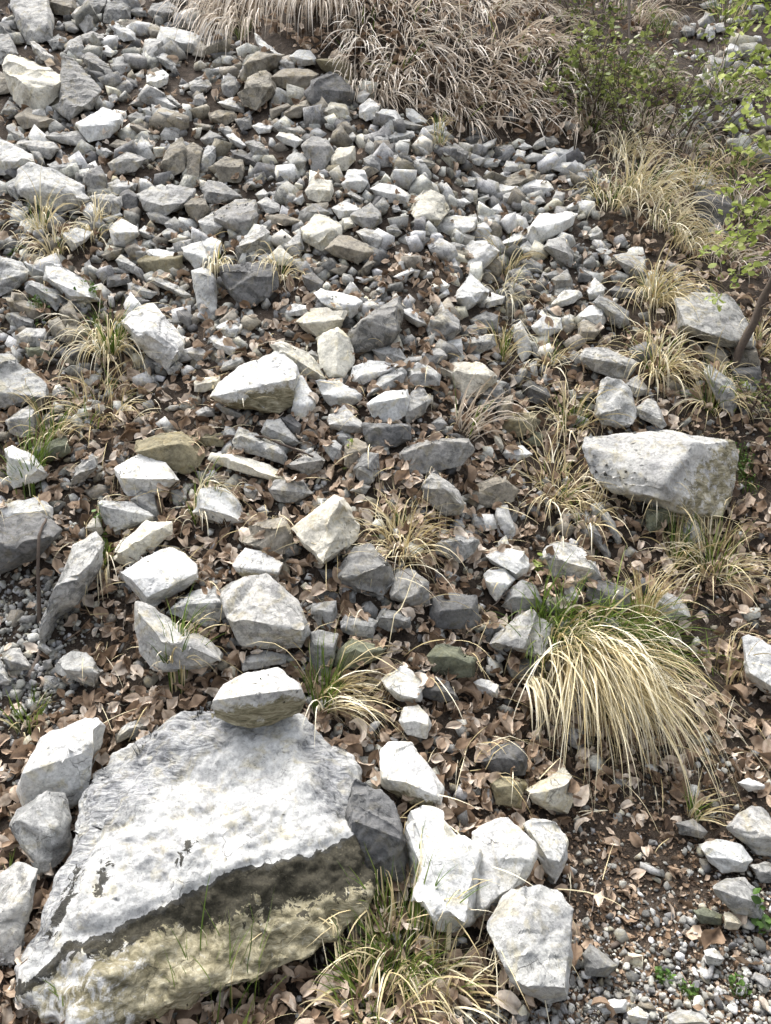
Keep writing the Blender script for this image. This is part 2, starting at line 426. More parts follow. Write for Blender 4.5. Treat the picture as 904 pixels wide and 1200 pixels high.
W R480,215:590,265:615,295:670,235 470,195 520,165 650,185 680,215 660,280 610,310 580,270 500,240;white box-like stone touching a smaller white diamond-shaped one@the white box stone
W .85 457,290 490,265 560,265 610,315 580,350 520,415 490,380;smooth white diamond-shaped stone just below the white box-like one@the white diamond stone
G .4 545,440 590,360 640,320 700,350 735,420 720,470 620,470;
P R500,615:640,590:740,660 485,620 510,580 600,550 620,490 680,460 770,530 785,600 740,700 640,665 530,660;pointed grey rock with a dark notch, above the great straw tussock's green end@the notched grey rock
D .5 220,400 300,380 430,400 445,480 430,540 320,530 240,545 215,480;dark speckled square block with a green leaf in front of it@the dark speckled block
M .4 200,680 240,620 340,630 430,690 440,770 330,780 230,750;
G .5 570,720 620,690 720,685 735,740 700,780 600,790;
W .3 510,30 520,-20 570,-30 610,90 590,125 530,110;
P .4 725,220 760,160 840,140 920,160 980,230 1005,310 940,325 840,300 760,290;
G .4 800,480 870,490 880,560 830,620 800,560;
P .4 840,320 870,330 905,400 890,430 840,380;
G .4 750,430 770,390 830,460 800,480 760,470;
W .8 -20,775 20,745 85,720 110,780 188,800 160,890 60,880 10,830;bright white jagged piece lying flat in leaves, above a white lump@the jagged white piece
W .6 410,800 450,780 532,810 520,870 450,850;
D .4 150,860 180,800 240,778 300,800 340,880 260,890 200,870;
G .4 490,540 530,520 560,550 510,575;
D .4 460,560 490,510 510,560 480,630;
P .4 510,670 540,660 560,690 530,710;
P .4 740,700 770,690 800,720 790,750 750,740;
G33
D .4 35,400 50,330 110,315 250,370 250,430 210,460 100,440;
P .6 70,470 90,450 150,490 250,560 240,590 130,590 90,550;
P R380,420:440,440:510,490 360,440 380,360 440,390 500,430 525,490 500,505 420,510 370,500;
D .4 275,360 300,310 350,320 370,350 320,390;
W .8 770,590 800,578 850,600 940,660 950,850 870,840 790,770 800,700;bright white rock cut off at the edge beyond the great straw tussock@the white rock past the tussock
P .4 100,20 140,0 170,50 205,140 180,150 140,70;
G .4 40,80 80,60 130,150 160,200 130,215 80,150;
P .4 490,60 530,20 570,60 580,130 520,160 495,130;
M .3 290,80 330,-20 440,-30 460,20 400,70 330,100;
H0
W R50,215:110,195:195,165:240,125 45,250 60,200 85,170 95,130 170,90 225,88 243,110 240,150 210,200 200,260 170,290 150,265 60,290;white block with a cream front standing left of the great white boulder@the white block beside the great boulder
P .55 20,340 40,300 110,258 150,265 165,320 160,390 110,455 90,450 60,400;pale speckled angular stone below a white block, touching the great boulder@the speckled stone by the great boulder
P .5 -30,480 40,425 85,445 75,520 50,620 30,660 -20,670;
P .5 270,120 300,95 330,85 340,105 300,130 275,140;
D .4 812,300 835,235 880,250 925,290 950,370 945,450 900,490 850,480 820,430;
W+ R500,42:590,32:640,20:708,14 495,60 530,5 580,-20 650,-35 690,0 712,40 700,70 640,95 590,103 510,85;white-capped stone with a dark front, sitting on top of the great white boulder@the stone on the great boulder
G42
W+ R-10,450:100,470:200,500:258,540 -20,330 20,290 120,295 190,380 265,490 250,570 140,575 60,530 -5,480;pale bullet-shaped stone with an olive underside, behind the great boulder@the bullet-shaped stone
D R430,345:550,350:665,370 425,340 470,300 600,278 640,310 665,370 660,430 500,435 460,390;layered black and white stone perched on a yellowish one@the layered dark stone
Y .3 490,445 640,440 660,480 650,580 610,590 520,570;
C R680,520:800,480:870,480 660,500 760,450 830,400 870,440 880,540 850,610 760,590 690,560;
W .6 65,180 90,120 150,105 200,150 215,200 190,260 100,240;
G43
W .6 750,470 800,447 880,475 870,500 800,510;
K0
W .92 22,75 45,35 85,12 115,20 170,60 215,95 215,150 205,270 165,300 120,295 60,215 45,130;broad bright white slab with a yellow-edged ledge, joined to a white neighbour@the broad white slab
W .9 205,75 250,50 285,40 345,100 345,130 320,190 270,200 240,250 205,275 200,160;bright white slab wedged between a broad white one and a pale grey wedge@the wedged white slab
W .8 322,55 345,43 395,48 428,85 425,130 395,190 370,160 350,100;white narrow stone with a brown leaf stuck to it@the leaf-covered white stone
P R270,380:330,430:420,440 240,295 275,235 330,190 355,180 400,205 430,260 433,350 425,460 380,470 310,435 285,390;large smooth pale wedge standing on the gravel, lowest of the rocks@the smooth pale wedge
W .6 735,100 780,88 830,100 858,135 840,165 790,165 760,140;rounded white cobble at the edge of the gravel@the white cobble
P .5 805,60 830,30 860,12 904,15 930,60 920,130 870,120 850,90;
G .6 765,205 800,180 850,180 885,240 880,275 820,260;
M .5 720,255 750,248 790,265 785,290 740,285;
C .5 792,265 805,257 835,285 825,300 795,298;
G .5 465,360 480,335 540,385 520,412 470,405;
W .6 495,480 530,465 565,465 560,495 510,500;
W .6 565,495 590,482 618,500 610,522 575,522;
P .7 660,500 690,485 740,500 760,525 670,530;
P .6 745,350 770,345 795,370 780,385 755,380;
G .5 680,50 720,40 755,70 740,85 690,75;
G .5 855,150 890,140 920,150 915,190 880,190;
"""
import bpy, bmesh, math, random
import numpy as np
from mathutils import Vector, Matrix, noise
from mathutils.bvhtree import BVHTree

random.seed(11)
rng = np.random.default_rng(11)
SC = bpy.context.scene
COL = SC.collection
R = math.radians

# ------------------------------------------------------------------ camera
PITCH = R(-15.0)
CAM = np.array([0.0, 0.0, 1.6])
FWD = np.array([0.0, math.cos(PITCH), math.sin(PITCH)])
UPV = np.array([0.0, -math.sin(PITCH), math.cos(PITCH)])
RGT = np.array([1.0, 0.0, 0.0])
FPX, CU, CV = 906.0, 452.0, 600.0
cd = bpy.data.cameras.new('camera')
cam = bpy.data.objects.new('camera', cd)
COL.objects.link(cam)
cam.location = CAM
cam.rotation_euler = (math.pi / 2 + PITCH, 0, 0)
cd.sensor_fit = 'HORIZONTAL'
cd.sensor_width = 36.0
cd.lens = 36.0 * FPX / 904.0
cd.clip_end = 500.0
cd.clip_start = 0.05
SC.camera = cam


def pix(u, v, zd):
    return CAM + zd * (RGT * ((u - CU) / FPX) - UPV * ((v - CV) / FPX) + FWD)


def proj(P):
    d = P - CAM
    z = d @ FWD
    return CU + FPX * (d @ RGT) / z, CV - FPX * (d @ UPV) / z, z


# ------------------------------------------------------------------ terrain
def vnoise(x, y, seed=0):
    xi = np.floor(x); yi = np.floor(y)
    fx = x - xi; fy = y - yi
    fx = fx * fx * (3 - 2 * fx); fy = fy * fy * (3 - 2 * fy)

    def h(a, b):
        s = np.sin(a * 127.1 + b * 311.7 + seed * 74.7) * 43758.5453
        return s - np.floor(s)
    return (h(xi, yi) * (1 - fx) + h(xi + 1, yi) * fx) * (1 - fy) + (h(xi, yi + 1) * (1 - fx) + h(xi + 1, yi + 1) * fx) * fy - 0.5


def sstep(a, b, x):
    t = np.clip((x - a) / (b - a), 0, 1)
    return t * t * (3 - 2 * t)


def base_h(x, y):
    x = np.asarray(x, float); y = np.asarray(y, float)
    y0 = 1.72 + 0.42 * sstep(0.05, 0.75, x) + 0.12 * sstep(-0.5, -1.1, x)
    t = (y - y0) / 0.22
    z = 0.78 * 0.22 * np.where(t > 30, t, np.log1p(np.exp(np.clip(t, -40, 30))))
    # shallow gully on the right, behind the shrub, and a steeper bank at the top
    z = z - 0.25 * sstep(1.5, 2.6, x) * sstep(3.5, 5.0, y)
    z = z + 0.30 * sstep(5.3, 6.1, y) * sstep(-1.2, -0.4, x) * (1 - sstep(1.0, 1.8, x))
    return z


def H0(x, y):
    x = np.asarray(x, float); y = np.asarray(y, float)
    z = base_h(x, y)
    z = z + 0.15 * np.exp(-(((x - 0.72) / 0.26) ** 2 + ((y - 2.62) / 0.17) ** 2))
    z = z + 0.10 * vnoise(x * 0.9, y * 0.9, 1) * sstep(1.7, 2.6, y) + 0.05 * vnoise(x * 3.1, y * 3.1, 2) + 0.022 * vnoise(x * 9, y * 9, 3)
    return z


GU = np.arange(-484, 1405, 8.0)
GV = np.arange(-290, 1341, 8.0)


def ray_table(hf, U, V):
    """depth at which the sight line through each photo point meets the ground"""
    D = RGT * ((U - CU) / FPX)[..., None] - UPV * ((V - CV) / FPX)[..., None] + FWD
    lo = np.full(U.shape, 0.8); hi = np.full(U.shape, np.nan)
    for t in np.arange(0.85, 16, 0.05):
        p = CAM + D * t
        under = (p[..., 2] < hf(p[..., 0], p[..., 1])) & np.isnan(hi)
        hi[under] = t
        lo[np.isnan(hi)] = t
    hi = np.where(np.isnan(hi), 16.0, hi)
    for _ in range(12):
        m = (lo + hi) / 2
        p = CAM + D * m[..., None]
        u = p[..., 2] < hf(p[..., 0], p[..., 1])
        hi = np.where(u, m, hi); lo = np.where(u, lo, m)
    return (lo + hi) / 2


ZT = ray_table(H0, *np.meshgrid(GU, GV))


def hitv(u, v):
    fu = np.clip((u - GU[0]) / 8.0, 0, len(GU) - 1.001); fv = np.clip((v - GV[0]) / 8.0, 0, len(GV) - 1.001)
    iu = fu.astype(int); iv = fv.astype(int)
    a = fu - iu; b = fv - iv
    return (ZT[iv, iu] * (1 - a) + ZT[iv, iu + 1] * a) * (1 - b) + (ZT[iv + 1, iu] * (1 - a) + ZT[iv + 1, iu + 1] * a) * b


def hit(u, v):
    return float(hitv(np.array([float(u)]), np.array([float(v)]))[0])


# ------------------------------------------------------------------ node helpers
def new_mat(name):
    m = bpy.data.materials.new(name)
    m.use_nodes = True
    nt = m.node_tree
    for n in list(nt.nodes):
        nt.nodes.remove(n)
    out = nt.nodes.new('ShaderNodeOutputMaterial')
    b = nt.nodes.new('ShaderNodeBsdfPrincipled')
    nt.links.new(b.outputs[0], out.inputs[0])
    return m, nt, b


class NT:
    def __init__(s, nt):
        s.nt = nt

    def put(s, sock, v):
        if v is None:
            return
        if hasattr(v, 'is_linked') or isinstance(v, bpy.types.NodeSocket):
            s.nt.links.new(v, sock)
        else:
            sock.default_value = v

    def noise(s, vec, scale, detail=4, rough=0.55, dist=0.0):
        n = s.nt.nodes.new('ShaderNodeTexNoise')
        s.put(n.inputs['Vector'], vec)
        n.inputs['Scale'].default_value = scale
        n.inputs['Detail'].default_value = detail
        n.inputs['Roughness'].default_value = rough
        n.inputs['Distortion'].default_value = dist
        return n.outputs['Fac']

    def voro(s, vec, scale, feature='F1', out='Distance'):
        n = s.nt.nodes.new('ShaderNodeTexVoronoi')
        n.feature = feature
        s.put(n.inputs['Vector'], vec)
        n.inputs['Scale'].default_value = scale
        return n.outputs[out]

    def ramp(s, fac, stops, interp='LINEAR'):
        n = s.nt.nodes.new('ShaderNodeValToRGB')
        n.color_ramp.interpolation = interp
        el = n.color_ramp.elements
        while len(el) < len(stops):
            el.new(0.5)
        for e, (p, c) in zip(el, stops):
            e.position = p
            e.color = c if len(c) == 4 else (*c, 1)
        s.put(n.inputs[0], fac)
        return n.outputs[0]

    def step(s, fac, a, b):
        n = s.nt.nodes.new('ShaderNodeMapRange')
        n.interpolation_type = 'SMOOTHSTEP'
        s.put(n.inputs['Value'], fac)
        n.inputs['From Min'].default_value = a
        n.inputs['From Max'].default_value = b
        return n.outputs[0]

    def math(s, op, a, b=None):
        n = s.nt.nodes.new('ShaderNodeMath')
        n.operation = op
        s.put(n.inputs[0], a)
        s.put(n.inputs[1], b)
        return n.outputs[0]

    def mix(s, fac, a, b, mode='MIX'):
        n = s.nt.nodes.new('ShaderNodeMix')
        n.data_type = 'RGBA'
        n.blend_type = mode
        s.put(n.inputs[0], fac)
        s.put(n.inputs[6], a if not isinstance(a, tuple) else (*a[:3], 1))
        s.put(n.inputs[7], b if not isinstance(b, tuple) else (*b[:3], 1))
        return n.outputs[2]

    def attr(s, name, out='Fac'):
        n = s.nt.nodes.new('ShaderNodeAttribute')
        n.attribute_name = name
        return n.outputs[out]

    def bump(s, height, strength, dist, normal=None):
        n = s.nt.nodes.new('ShaderNodeBump')
        n.inputs['Strength'].default_value = strength
        n.inputs['Distance'].default_value = dist
        s.put(n.inputs['Height'], height)
        if normal is not None:
            s.put(n.inputs['Normal'], normal)
        return n.outputs[0]


def geo_pos(nt):
    return nt.nodes.new('ShaderNodeNewGeometry').outputs['Position']


# ------------------------------------------------------------------ materials
def make_limestone(name, per_object=True):
    m, nt, b = new_mat(name)
    g = NT(nt)
    pos = geo_pos(nt)
    if per_object:
        oi = nt.nodes.new('ShaderNodeObjectInfo')
        tint = oi.outputs['Color']; wear = oi.outputs['Alpha']
    else:
        tint = g.attr('tint', 'Color'); wear = g.attr('wear')
    # broad tone variation of the stone
    n1 = g.noise(pos, 9, 6, 0.6, 0.4)
    c = g.mix(1.0, tint, g.ramp(n1, [(0.28, (0.72, 0.72, 0.74)), (0.5, (1, 1, 1)), (0.72, (1.16, 1.15, 1.12))]), 'MULTIPLY')
    # grey weathered skin in irregular patches
    n2 = g.noise(pos, 22, 8, 0.68, 0.8)
    f2 = g.math('MULTIPLY', g.step(n2, 0.46, 0.60), wear)
    c = g.mix(f2, c, g.mix(1.0, c, (0.42, 0.43, 0.44), 'MULTIPLY'))
    # ochre iron stain
    n3 = g.noise(pos, 14, 5, 0.6, 1.2)
    f3 = g.math('MULTIPLY', g.step(n3, 0.50, 0.68), 0.6)
    c = g.mix(f3, c, g.mix(1.0, c, (0.93, 0.84, 0.60), 'MULTIPLY'))
    # mottling and dark lichen specks
    n4 = g.noise(pos, 95, 6, 0.7)
    c = g.mix(1.0, c, g.ramp(n4, [(0.3, (0.62, 0.62, 0.62)), (0.5, (0.98, 0.98, 0.98)), (0.7, (1.18, 1.18, 1.18))]), 'MULTIPLY')
    sp = g.step(g.noise(pos, 210, 3, 0.6), 0.60, 0.68)
    sp = g.math('MULTIPLY', sp, g.math('MULTIPLY', g.step(n2, 0.40, 0.62), g.math('ADD', wear, 0.15)))
    c = g.mix(sp, c, (0.055, 0.055, 0.05))
    # grey wrinkled skin where the bedding crops out
    we = g.attr('weather')
    mp = nt.nodes.new('ShaderNodeMapping'); mp.inputs['Rotation'].default_value = (0.5, 0.35, 0.75); mp.inputs['Scale'].default_value = (6, 30, 30)
    nt.links.new(pos, mp.inputs[0])
    wr = g.noise(mp.outputs[0], 1.6, 7, 0.62, 1.6)
    wf = g.step(g.math('ADD', we, g.math('MULTIPLY', g.math('SUBTRACT', n2, 0.5), 1.1)), 0.3, 0.7)
    wf = g.math('MULTIPLY', wf, g.step(we, 0.01, 0.2))
    c = g.mix(wf, c, g.mix(1.0, c, g.ramp(wr, [(0.36, (0.28, 0.29, 0.31)), (0.47, (0.66, 0.67, 0.70)), (0.62, (0.95, 0.95, 0.95))]), 'MULTIPLY'))
    # pin-prick pits
    pit = g.math('SUBTRACT', 1.0, g.step(g.voro(pos, 85), 0.10, 0.24))
    pit = g.math('MULTIPLY', pit, g.step(g.noise(pos, 17, 3), 0.50, 0.64))
    c = g.mix(g.math('MULTIPLY', pit, 0.55), c, g.mix(1.0, c, (0.30, 0.29, 0.27), 'MULTIPLY'))
    # thin cracks
    warp = nt.nodes.new('ShaderNodeVectorMath'); warp.operation = 'MULTIPLY_ADD'
    wn = nt.nodes.new('ShaderNodeTexNoise'); wn.inputs['Scale'].default_value = 12; wn.inputs['Detail'].default_value = 4
    nt.links.new(pos, wn.inputs['Vector'])
    nt.links.new(wn.outputs['Color'], warp.inputs[0]); warp.inputs[1].default_value = (0.10, 0.10, 0.10); nt.links.new(pos, warp.inputs[2])
    cr = g.voro(warp.outputs[0], 9, 'DISTANCE_TO_EDGE')
    crk = g.math('MULTIPLY', g.math('SUBTRACT', 1.0, g.step(cr, 0.0, 0.014)), g.step(g.noise(pos, 11, 4), 0.54, 0.66))
    c = g.mix(g.math('MULTIPLY', crk, 0.5), c, (0.06, 0.055, 0.05))
    # stained side: black lichen crust and ochre/olive film
    st = g.attr('stain')
    film = g.math('MULTIPLY', g.step(g.math('ADD', st, g.math('MULTIPLY', g.math('SUBTRACT', g.noise(pos, 26, 7, 0.7, 0.5), 0.5), 1.5)), 0.42, 0.62), g.step(st, 0.02, 0.3))
    mp2 = nt.nodes.new('ShaderNodeMapping'); mp2.inputs['Rotation'].default_value = (0.15, 0.22, -0.12); mp2.inputs['Scale'].default_value = (9, 14, 34)
    nt.links.new(pos, mp2.inputs[0])
    fcol = g.ramp(g.noise(mp2.outputs[0], 1.7, 9, 0.74, 0.5), [(0.32, (0.045, 0.040, 0.024)), (0.44, (0.145, 0.130, 0.080)), (0.56, (0.29, 0.265, 0.180)), (0.70, (0.50, 0.475, 0.37))])
    c = g.mix(film, c, fcol)
    cst = g.attr('crust')
    cf = g.step(g.math('ADD', cst, g.math('MULTIPLY', g.math('SUBTRACT', g.noise(pos, 30, 8, 0.72, 0.8), 0.5), 2.2)), 0.44, 0.485)
    cf = g.math('MULTIPLY', cf, g.step(cst, 0.02, 0.2))
    c = g.mix(g.math('MULTIPLY', cf, 0.93), c, g.ramp(g.noise(pos, 160, 4, 0.7), [(0.3, (0.007, 0.007, 0.005)), (0.62, (0.032, 0.029, 0.020)), (0.75, (0.12, 0.11, 0.08))]))
    nt.links.new(c, b.inputs['Base Color'])
    b.inputs['Roughness'].default_value = 0.88
    b.inputs['Specular IOR Level'].default_value = 0.25
    # relief
    h1 = g.noise(pos, 30, 9, 0.62, 0.3)
    h2 = g.voro(warp.outputs[0], 34, 'F1')
    hh = g.math('ADD', h1, g.math('MULTIPLY', h2, 0.12))
    hh = g.math('SUBTRACT', hh, g.math('MULTIPLY', crk, 0.8))
    hh = g.math('ADD', hh, g.math('MULTIPLY', wr, g.math('MULTIPLY', wf, 1.4)))
    nb = g.bump(hh, 0.7, 0.012)
    nb = g.bump(g.noise(pos, 240, 7, 0.75), 0.65, 0.003, nb)
    nt.links.new(nb, b.inputs['Normal'])
    return m


LIME = make_limestone('limestone')
SCREE = make_limestone('scree_limestone', False)


def make_soil():
    m, nt, b = new_mat('soil')
    g = NT(nt)
    pos = geo_pos(nt)
    n1 = g.noise(pos, 18, 8, 0.7)
    c = g.ramp(n1, [(0.3, (0.024, 0.019, 0.015)), (0.5, (0.068, 0.053, 0.041)), (0.68, (0.14, 0.112, 0.087))])
    c = g.mix(g.step(g.noise(pos, 120, 4, 0.7), 0.55, 0.68), c, (0.13, 0.10, 0.077))
    c = g.mix(g.step(g.noise(pos, 75, 4, 0.7), 0.62, 0.7), c, (0.27, 0.26, 0.245))
    nt.links.new(c, b.inputs['Base Color'])
    b.inputs['Roughness'].default_value = 0.95
    b.inputs['Specular IOR Level'].default_value = 0.15
    nb = g.bump(g.noise(pos, 60, 9, 0.72), 1.0, 0.02)
    nb = g.bump(g.voro(pos, 130), 0.8, 0.006, nb)
    nt.links.new(nb, b.inputs['Normal'])
    return m


def make_tinted(name, stops, rough=0.75, trans=0.0, vein=None, var=18, spec=0.25):
    """colour chosen per blade, leaf or twig by the point attribute 'tint'"""
    m, nt, b = new_mat(name)
    g = NT(nt)
    pos = geo_pos(nt)
    c = g.ramp(g.attr('tint'), stops)
    c = g.mix(1.0, c, g.ramp(g.noise(pos, var, 5, 0.65), [(0.3, (0.72, 0.70, 0.68)), (0.7, (1.2, 1.2, 1.2))]), 'MULTIPLY')
    if vein:
        c = g.mix(g.math('MULTIPLY', g.attr('vein'), vein), c, g.mix(1.0, c, (0.45, 0.40, 0.36), 'MULTIPLY'))
    nt.links.new(c, b.inputs['Base Color'])
    b.inputs['Roughness'].default_value = rough
    b.inputs['Specular IOR Level'].default_value = spec
    if trans > 0:
        out = [n for n in nt.nodes if n.type == 'OUTPUT_MATERIAL'][0]
        t = nt.nodes.new('ShaderNodeBsdfTranslucent')
        nt.links.new(c, t.inputs[0])
        mx = nt.nodes.new('ShaderNodeMixShader')
        mx.inputs[0].default_value = trans
        nt.links.new(b.outputs[0], mx.inputs[1]); nt.links.new(t.outputs[0], mx.inputs[2])
        nt.links.new(mx.outputs[0], out.inputs[0])
    return m


SOIL = make_soil()
LEAF = make_tinted('dead_leaf', [(0.0, (0.085, 0.058, 0.040)), (0.2, (0.21, 0.145, 0.093)), (0.5, (0.39, 0.290, 0.205)), (0.78, (0.58, 0.475, 0.37)), (1.0, (0.74, 0.66, 0.56))], 0.72, 0.12, 0.7, 60)
STRAW = make_tinted('dry_grass', [(0.0, (0.23, 0.17, 0.085)), (0.35, (0.50, 0.41, 0.21)), (0.7, (0.68, 0.60, 0.38)), (1.0, (0.82, 0.78, 0.62))], 0.6, 0.18, None, 30)
PALE = make_tinted('old_grass', [(0.0, (0.24, 0.19, 0.14)), (0.35, (0.50, 0.43, 0.34)), (0.7, (0.70, 0.63, 0.53)), (1.0, (0.84, 0.80, 0.72))], 0.7, 0.15, None, 30)
GREEN = make_tinted('green_grass', [(0.0, (0.035, 0.065, 0.012)), (0.5, (0.10, 0.165, 0.025)), (1.0, (0.24, 0.31, 0.07))], 0.5, 0.22, None, 30)
FOLI = make_tinted('shrub_leaf', [(0.0, (0.06, 0.085, 0.025)), (0.5, (0.16, 0.20, 0.055)), (1.0, (0.32, 0.36, 0.13))], 0.5, 0.3, None, 30)
LIMEG = make_tinted('spring_leaf', [(0.0, (0.17, 0.23, 0.05)), (0.5, (0.34, 0.42, 0.11)), (1.0, (0.54, 0.60, 0.25))], 0.5, 0.38, None, 30)
BARK = make_tinted('bark', [(0.0, (0.05, 0.038, 0.030)), (0.5, (0.115, 0.092, 0.075)), (1.0, (0.22, 0.19, 0.165))], 0.85, 0, None, 90)
MOSS = make_tinted('herb_leaf', [(0.0, (0.03, 0.06, 0.012)), (0.5, (0.075, 0.15, 0.03)), (1.0, (0.15, 0.25, 0.06))], 0.5, 0.25, None, 30)


# ------------------------------------------------------------------ object helpers
def tag(o, label=None, cat=None, group=None, kind=None):
    if label: o['label'] = label
    if cat: o['category'] = cat
    if group: o['group'] = group
    if kind: o['kind'] = kind
    return o


def mesh_np(name, V, F, nper, mat, attrs=None, parent=None, smooth=True, colors=None):
    """one mesh object from vertex array and faces all with nper corners"""
    me = bpy.data.meshes.new(name)
    V = np.asarray(V, np.float32); F = np.asarray(F, np.int32)
    nf = len(F)
    me.vertices.add(len(V)); me.vertices.foreach_set('co', V.ravel())
    me.loops.add(nf * nper); me.loops.foreach_set('vertex_index', F.ravel())
    me.polygons.add(nf)
    me.polygons.foreach_set('loop_start', np.arange(0, nf * nper, nper, dtype=np.int32))
    me.update(calc_edges=True)
    me.validate()
    if smooth:
        me.polygons.foreach_set('use_smooth', np.ones(nf, bool))
    for k, a in (attrs or {}).items():
        at = me.attributes.new(k, 'FLOAT', 'POINT')
        at.data.foreach_set('value', np.asarray(a, np.float32))
    for k, a in (colors or {}).items():
        at = me.attributes.new(k, 'FLOAT_COLOR', 'POINT')
        c = np.ones((len(V), 4), np.float32); c[:, :3] = a
        at.data.foreach_set('color', c.ravel())
    me.materials.append(mat)
    o = bpy.data.objects.new(name, me)
    COL.objects.link(o)
    if parent is not None:
        o.parent = parent
    return o


def empty(name, loc, label, cat, group=None):
    o = bpy.data.objects.new(name, None)
    o.empty_display_size = 0.05
    COL.objects.link(o)
    o.location = loc
    return tag(o, label, cat, group)


# ------------------------------------------------------------------ ground
def axis(lo, a, b, hi, fine, n):
    l = a - (a - lo) * (np.linspace(1, 0, n, endpoint=False) ** 2.2)
    r = b + (hi - b) * (np.linspace(0, 1, n + 1)[1:] ** 2.2)
    return np.concatenate([l, np.arange(a, b, fine), [b], r])


gx = axis(-40, -3.4, 3.6, 40, 0.03, 24)
gy = axis(-30, 1.0, 8.0, 45, 0.03, 24)
X, Y = np.meshgrid(gx, gy)
Z = H0(X, Y)
nx, ny = len(gx), len(gy)
idx = np.arange(nx * ny).reshape(ny, nx)
Fq = np.stack([idx[:-1, :-1], idx[:-1, 1:], idx[1:, 1:], idx[1:, :-1]], -1).reshape(-1, 4)
ground = mesh_np('ground', np.stack([X, Y, Z], -1).reshape(-1, 3), Fq, 4, SOIL)
tag(ground, kind='structure')

# ------------------------------------------------------------------ rocks
TONE = {'W': (0.58, 0.585, 0.565), 'P': (0.415, 0.415, 0.395), 'G': (0.285, 0.284, 0.270), 'D': (0.150, 0.150, 0.147),
        'C': (0.57, 0.55, 0.47), 'B': (0.285, 0.262, 0.215), 'Y': (0.26, 0.235, 0.155), 'M': (0.165, 0.175, 0.125)}
WEAR = {'W': 0.28, 'P': 0.65, 'G': 0.7, 'D': 0.6, 'C': 0.25, 'B': 0.6, 'Y': 0.5, 'M': 0.7}
WORD = {'W': 'white', 'P': 'pale grey', 'G': 'grey', 'D': 'dark grey', 'C': 'cream', 'B': 'brownish grey', 'Y': 'olive brown', 'M': 'mossy green-grey'}


def parse(text):
    out, org, sc = [], (0, 0), 4.0
    for ln in text.strip().splitlines():
        ln = ln.strip()
        if not ln:
            continue
        if ln[0] in 'GHK' and len(ln) == 3 and ln[1:].isdigit():
            org, sc = (226 * int(ln[2]), 200 * int(ln[1])), 4.0
            continue
        if ln == 'H0':
            org, sc = (0, 800), 2.0
            continue
        if ln == 'K0':
            org, sc = (454, 940), 2.009
            continue
        body, _, lab = ln.partition(';')
        tok = body.split()
        label, _, short = lab.partition('@')
        cv = lambda s: (org[0] + float(s.split(',')[0]) / sc, org[1] + float(s.split(',')[1]) / sc)
        r, ridge = 0.4, None
        if tok[1][0] == 'R':
            ridge = [cv(s) for s in tok[1][1:].split(':')]
        else:
            r = float(tok[1])
        out.append(dict(tone=tok[0][0], plus='+' in tok[0], r=r, ridge=ridge, pts=[cv(s) for s in tok[2:]], label=label, short=short))
    return out


def area(p):
    return 0.5 * abs(sum(p[i][0] * p[i - 1][1] - p[i - 1][0] * p[i][1] for i in range(len(p))))


def span(p, u):
    """lowest and highest v of the outline on the vertical line u"""
    vs = []
    for i in range(len(p)):
        (a, b), (c, d) = p[i - 1], p[i]
        if (a - u) * (c - u) <= 0 and a != c:
            vs.append(b + (d - b) * (u - a) / (c - a))
    return (min(vs), max(vs)) if vs else None


GBZ = hit(225, 1185)


def gb_depth(v):
    return GBZ - 0.02 + 0.78 * (1190 - v) * GBZ / FPX


def rock_points(rk, rr):
    P = rk['pts']
    gu = sum(p[0] for p in P) / len(P); gv_ = sum(p[1] for p in P) / len(P)
    ex = 1.13 if gv_ < 430 else 1.09
    P = [(gu + (u - gu) * ex, gv_ + (v - gv_) * ex) for u, v in P]
    us = [p[0] for p in P]; vs = [p[1] for p in P]
    u0, u1, v0, v1 = min(us), max(us), min(vs), max(vs)
    uc, w, h = (u0 + u1) / 2, u1 - u0, v1 - v0
    vb = v1 - 0.06 * h
    zb = hit(uc, min(vb, 1240))
    zt = hit(uc, max(v0, -260))
    m = zb / FPX
    kt = (zt - zb) / max(h * m, 1e-6)
    k = min(max(0.45 * kt, 0.3), 1.0)
    s = min(w, h) * m
    zb -= 0.026 + 0.16 * s
    if 'sitting on top of the great' in rk['label']:
        zb = gb_depth(v1) - 0.10

    def zo(v):
        return zb + k * (v1 - v) * m
    out = []
    for (u, v) in P:
        out.append((u, v, zo(v) + rr.uniform(-0.12, 0.08) * s))
    if rk['ridge']:
        rd = rk['ridge']
    else:
        rd = []
        for f in (0.16, 0.5, 0.84):
            u = u0 + w * (f + rr.uniform(-0.07, 0.07))
            sp = span(P, u)
            if sp:
                t = min(max(rk['r'] + rr.uniform(-0.1, 0.1), 0.06), 0.92)
                rd.append((u, sp[0] + t * (sp[1] - sp[0])))
    bul = 0.40 * s
    for i, (u, v) in enumerate(rd):
        out.append((u, v, zo(v) - bul * rr.uniform(0.75, 1.25)))
    back = max(0.5 * s, 0.75 * (kt - k) * h * m)
    vc = (v0 + v1) / 2
    for (u, v) in P:
        out.append((uc + (u - uc) * 0.72, vc + (v - vc) * 0.72 + 0.06 * h, zo(v) + back))
    return [Vector(pix(*q)) for q in out], m, rd, s, (u0, u1, v0, v1)


def hull_mesh(pts):
    bm = bmesh.new()
    for p in pts:
        bm.verts.new(p)
    r = bmesh.ops.convex_hull(bm, input=bm.verts)
    kill = list({e for e in r['geom_interior'] + r['geom_unused'] if isinstance(e, bmesh.types.BMVert)})
    if kill:
        bmesh.ops.delete(bm, geom=kill, context='VERTS')
    bmesh.ops.triangulate(bm, faces=bm.faces[:])
    return bm


def refine(bm, target, rounds=7):
    for _ in range(rounds):
        es = [e for e in bm.edges if e.calc_length() > target]
        if not es:
            break
        bmesh.ops.subdivide_edges(bm, edges=es, cuts=1, use_grid_fill=False)
        bmesh.ops.triangulate(bm, faces=[f for f in bm.faces if len(f.verts) > 3])


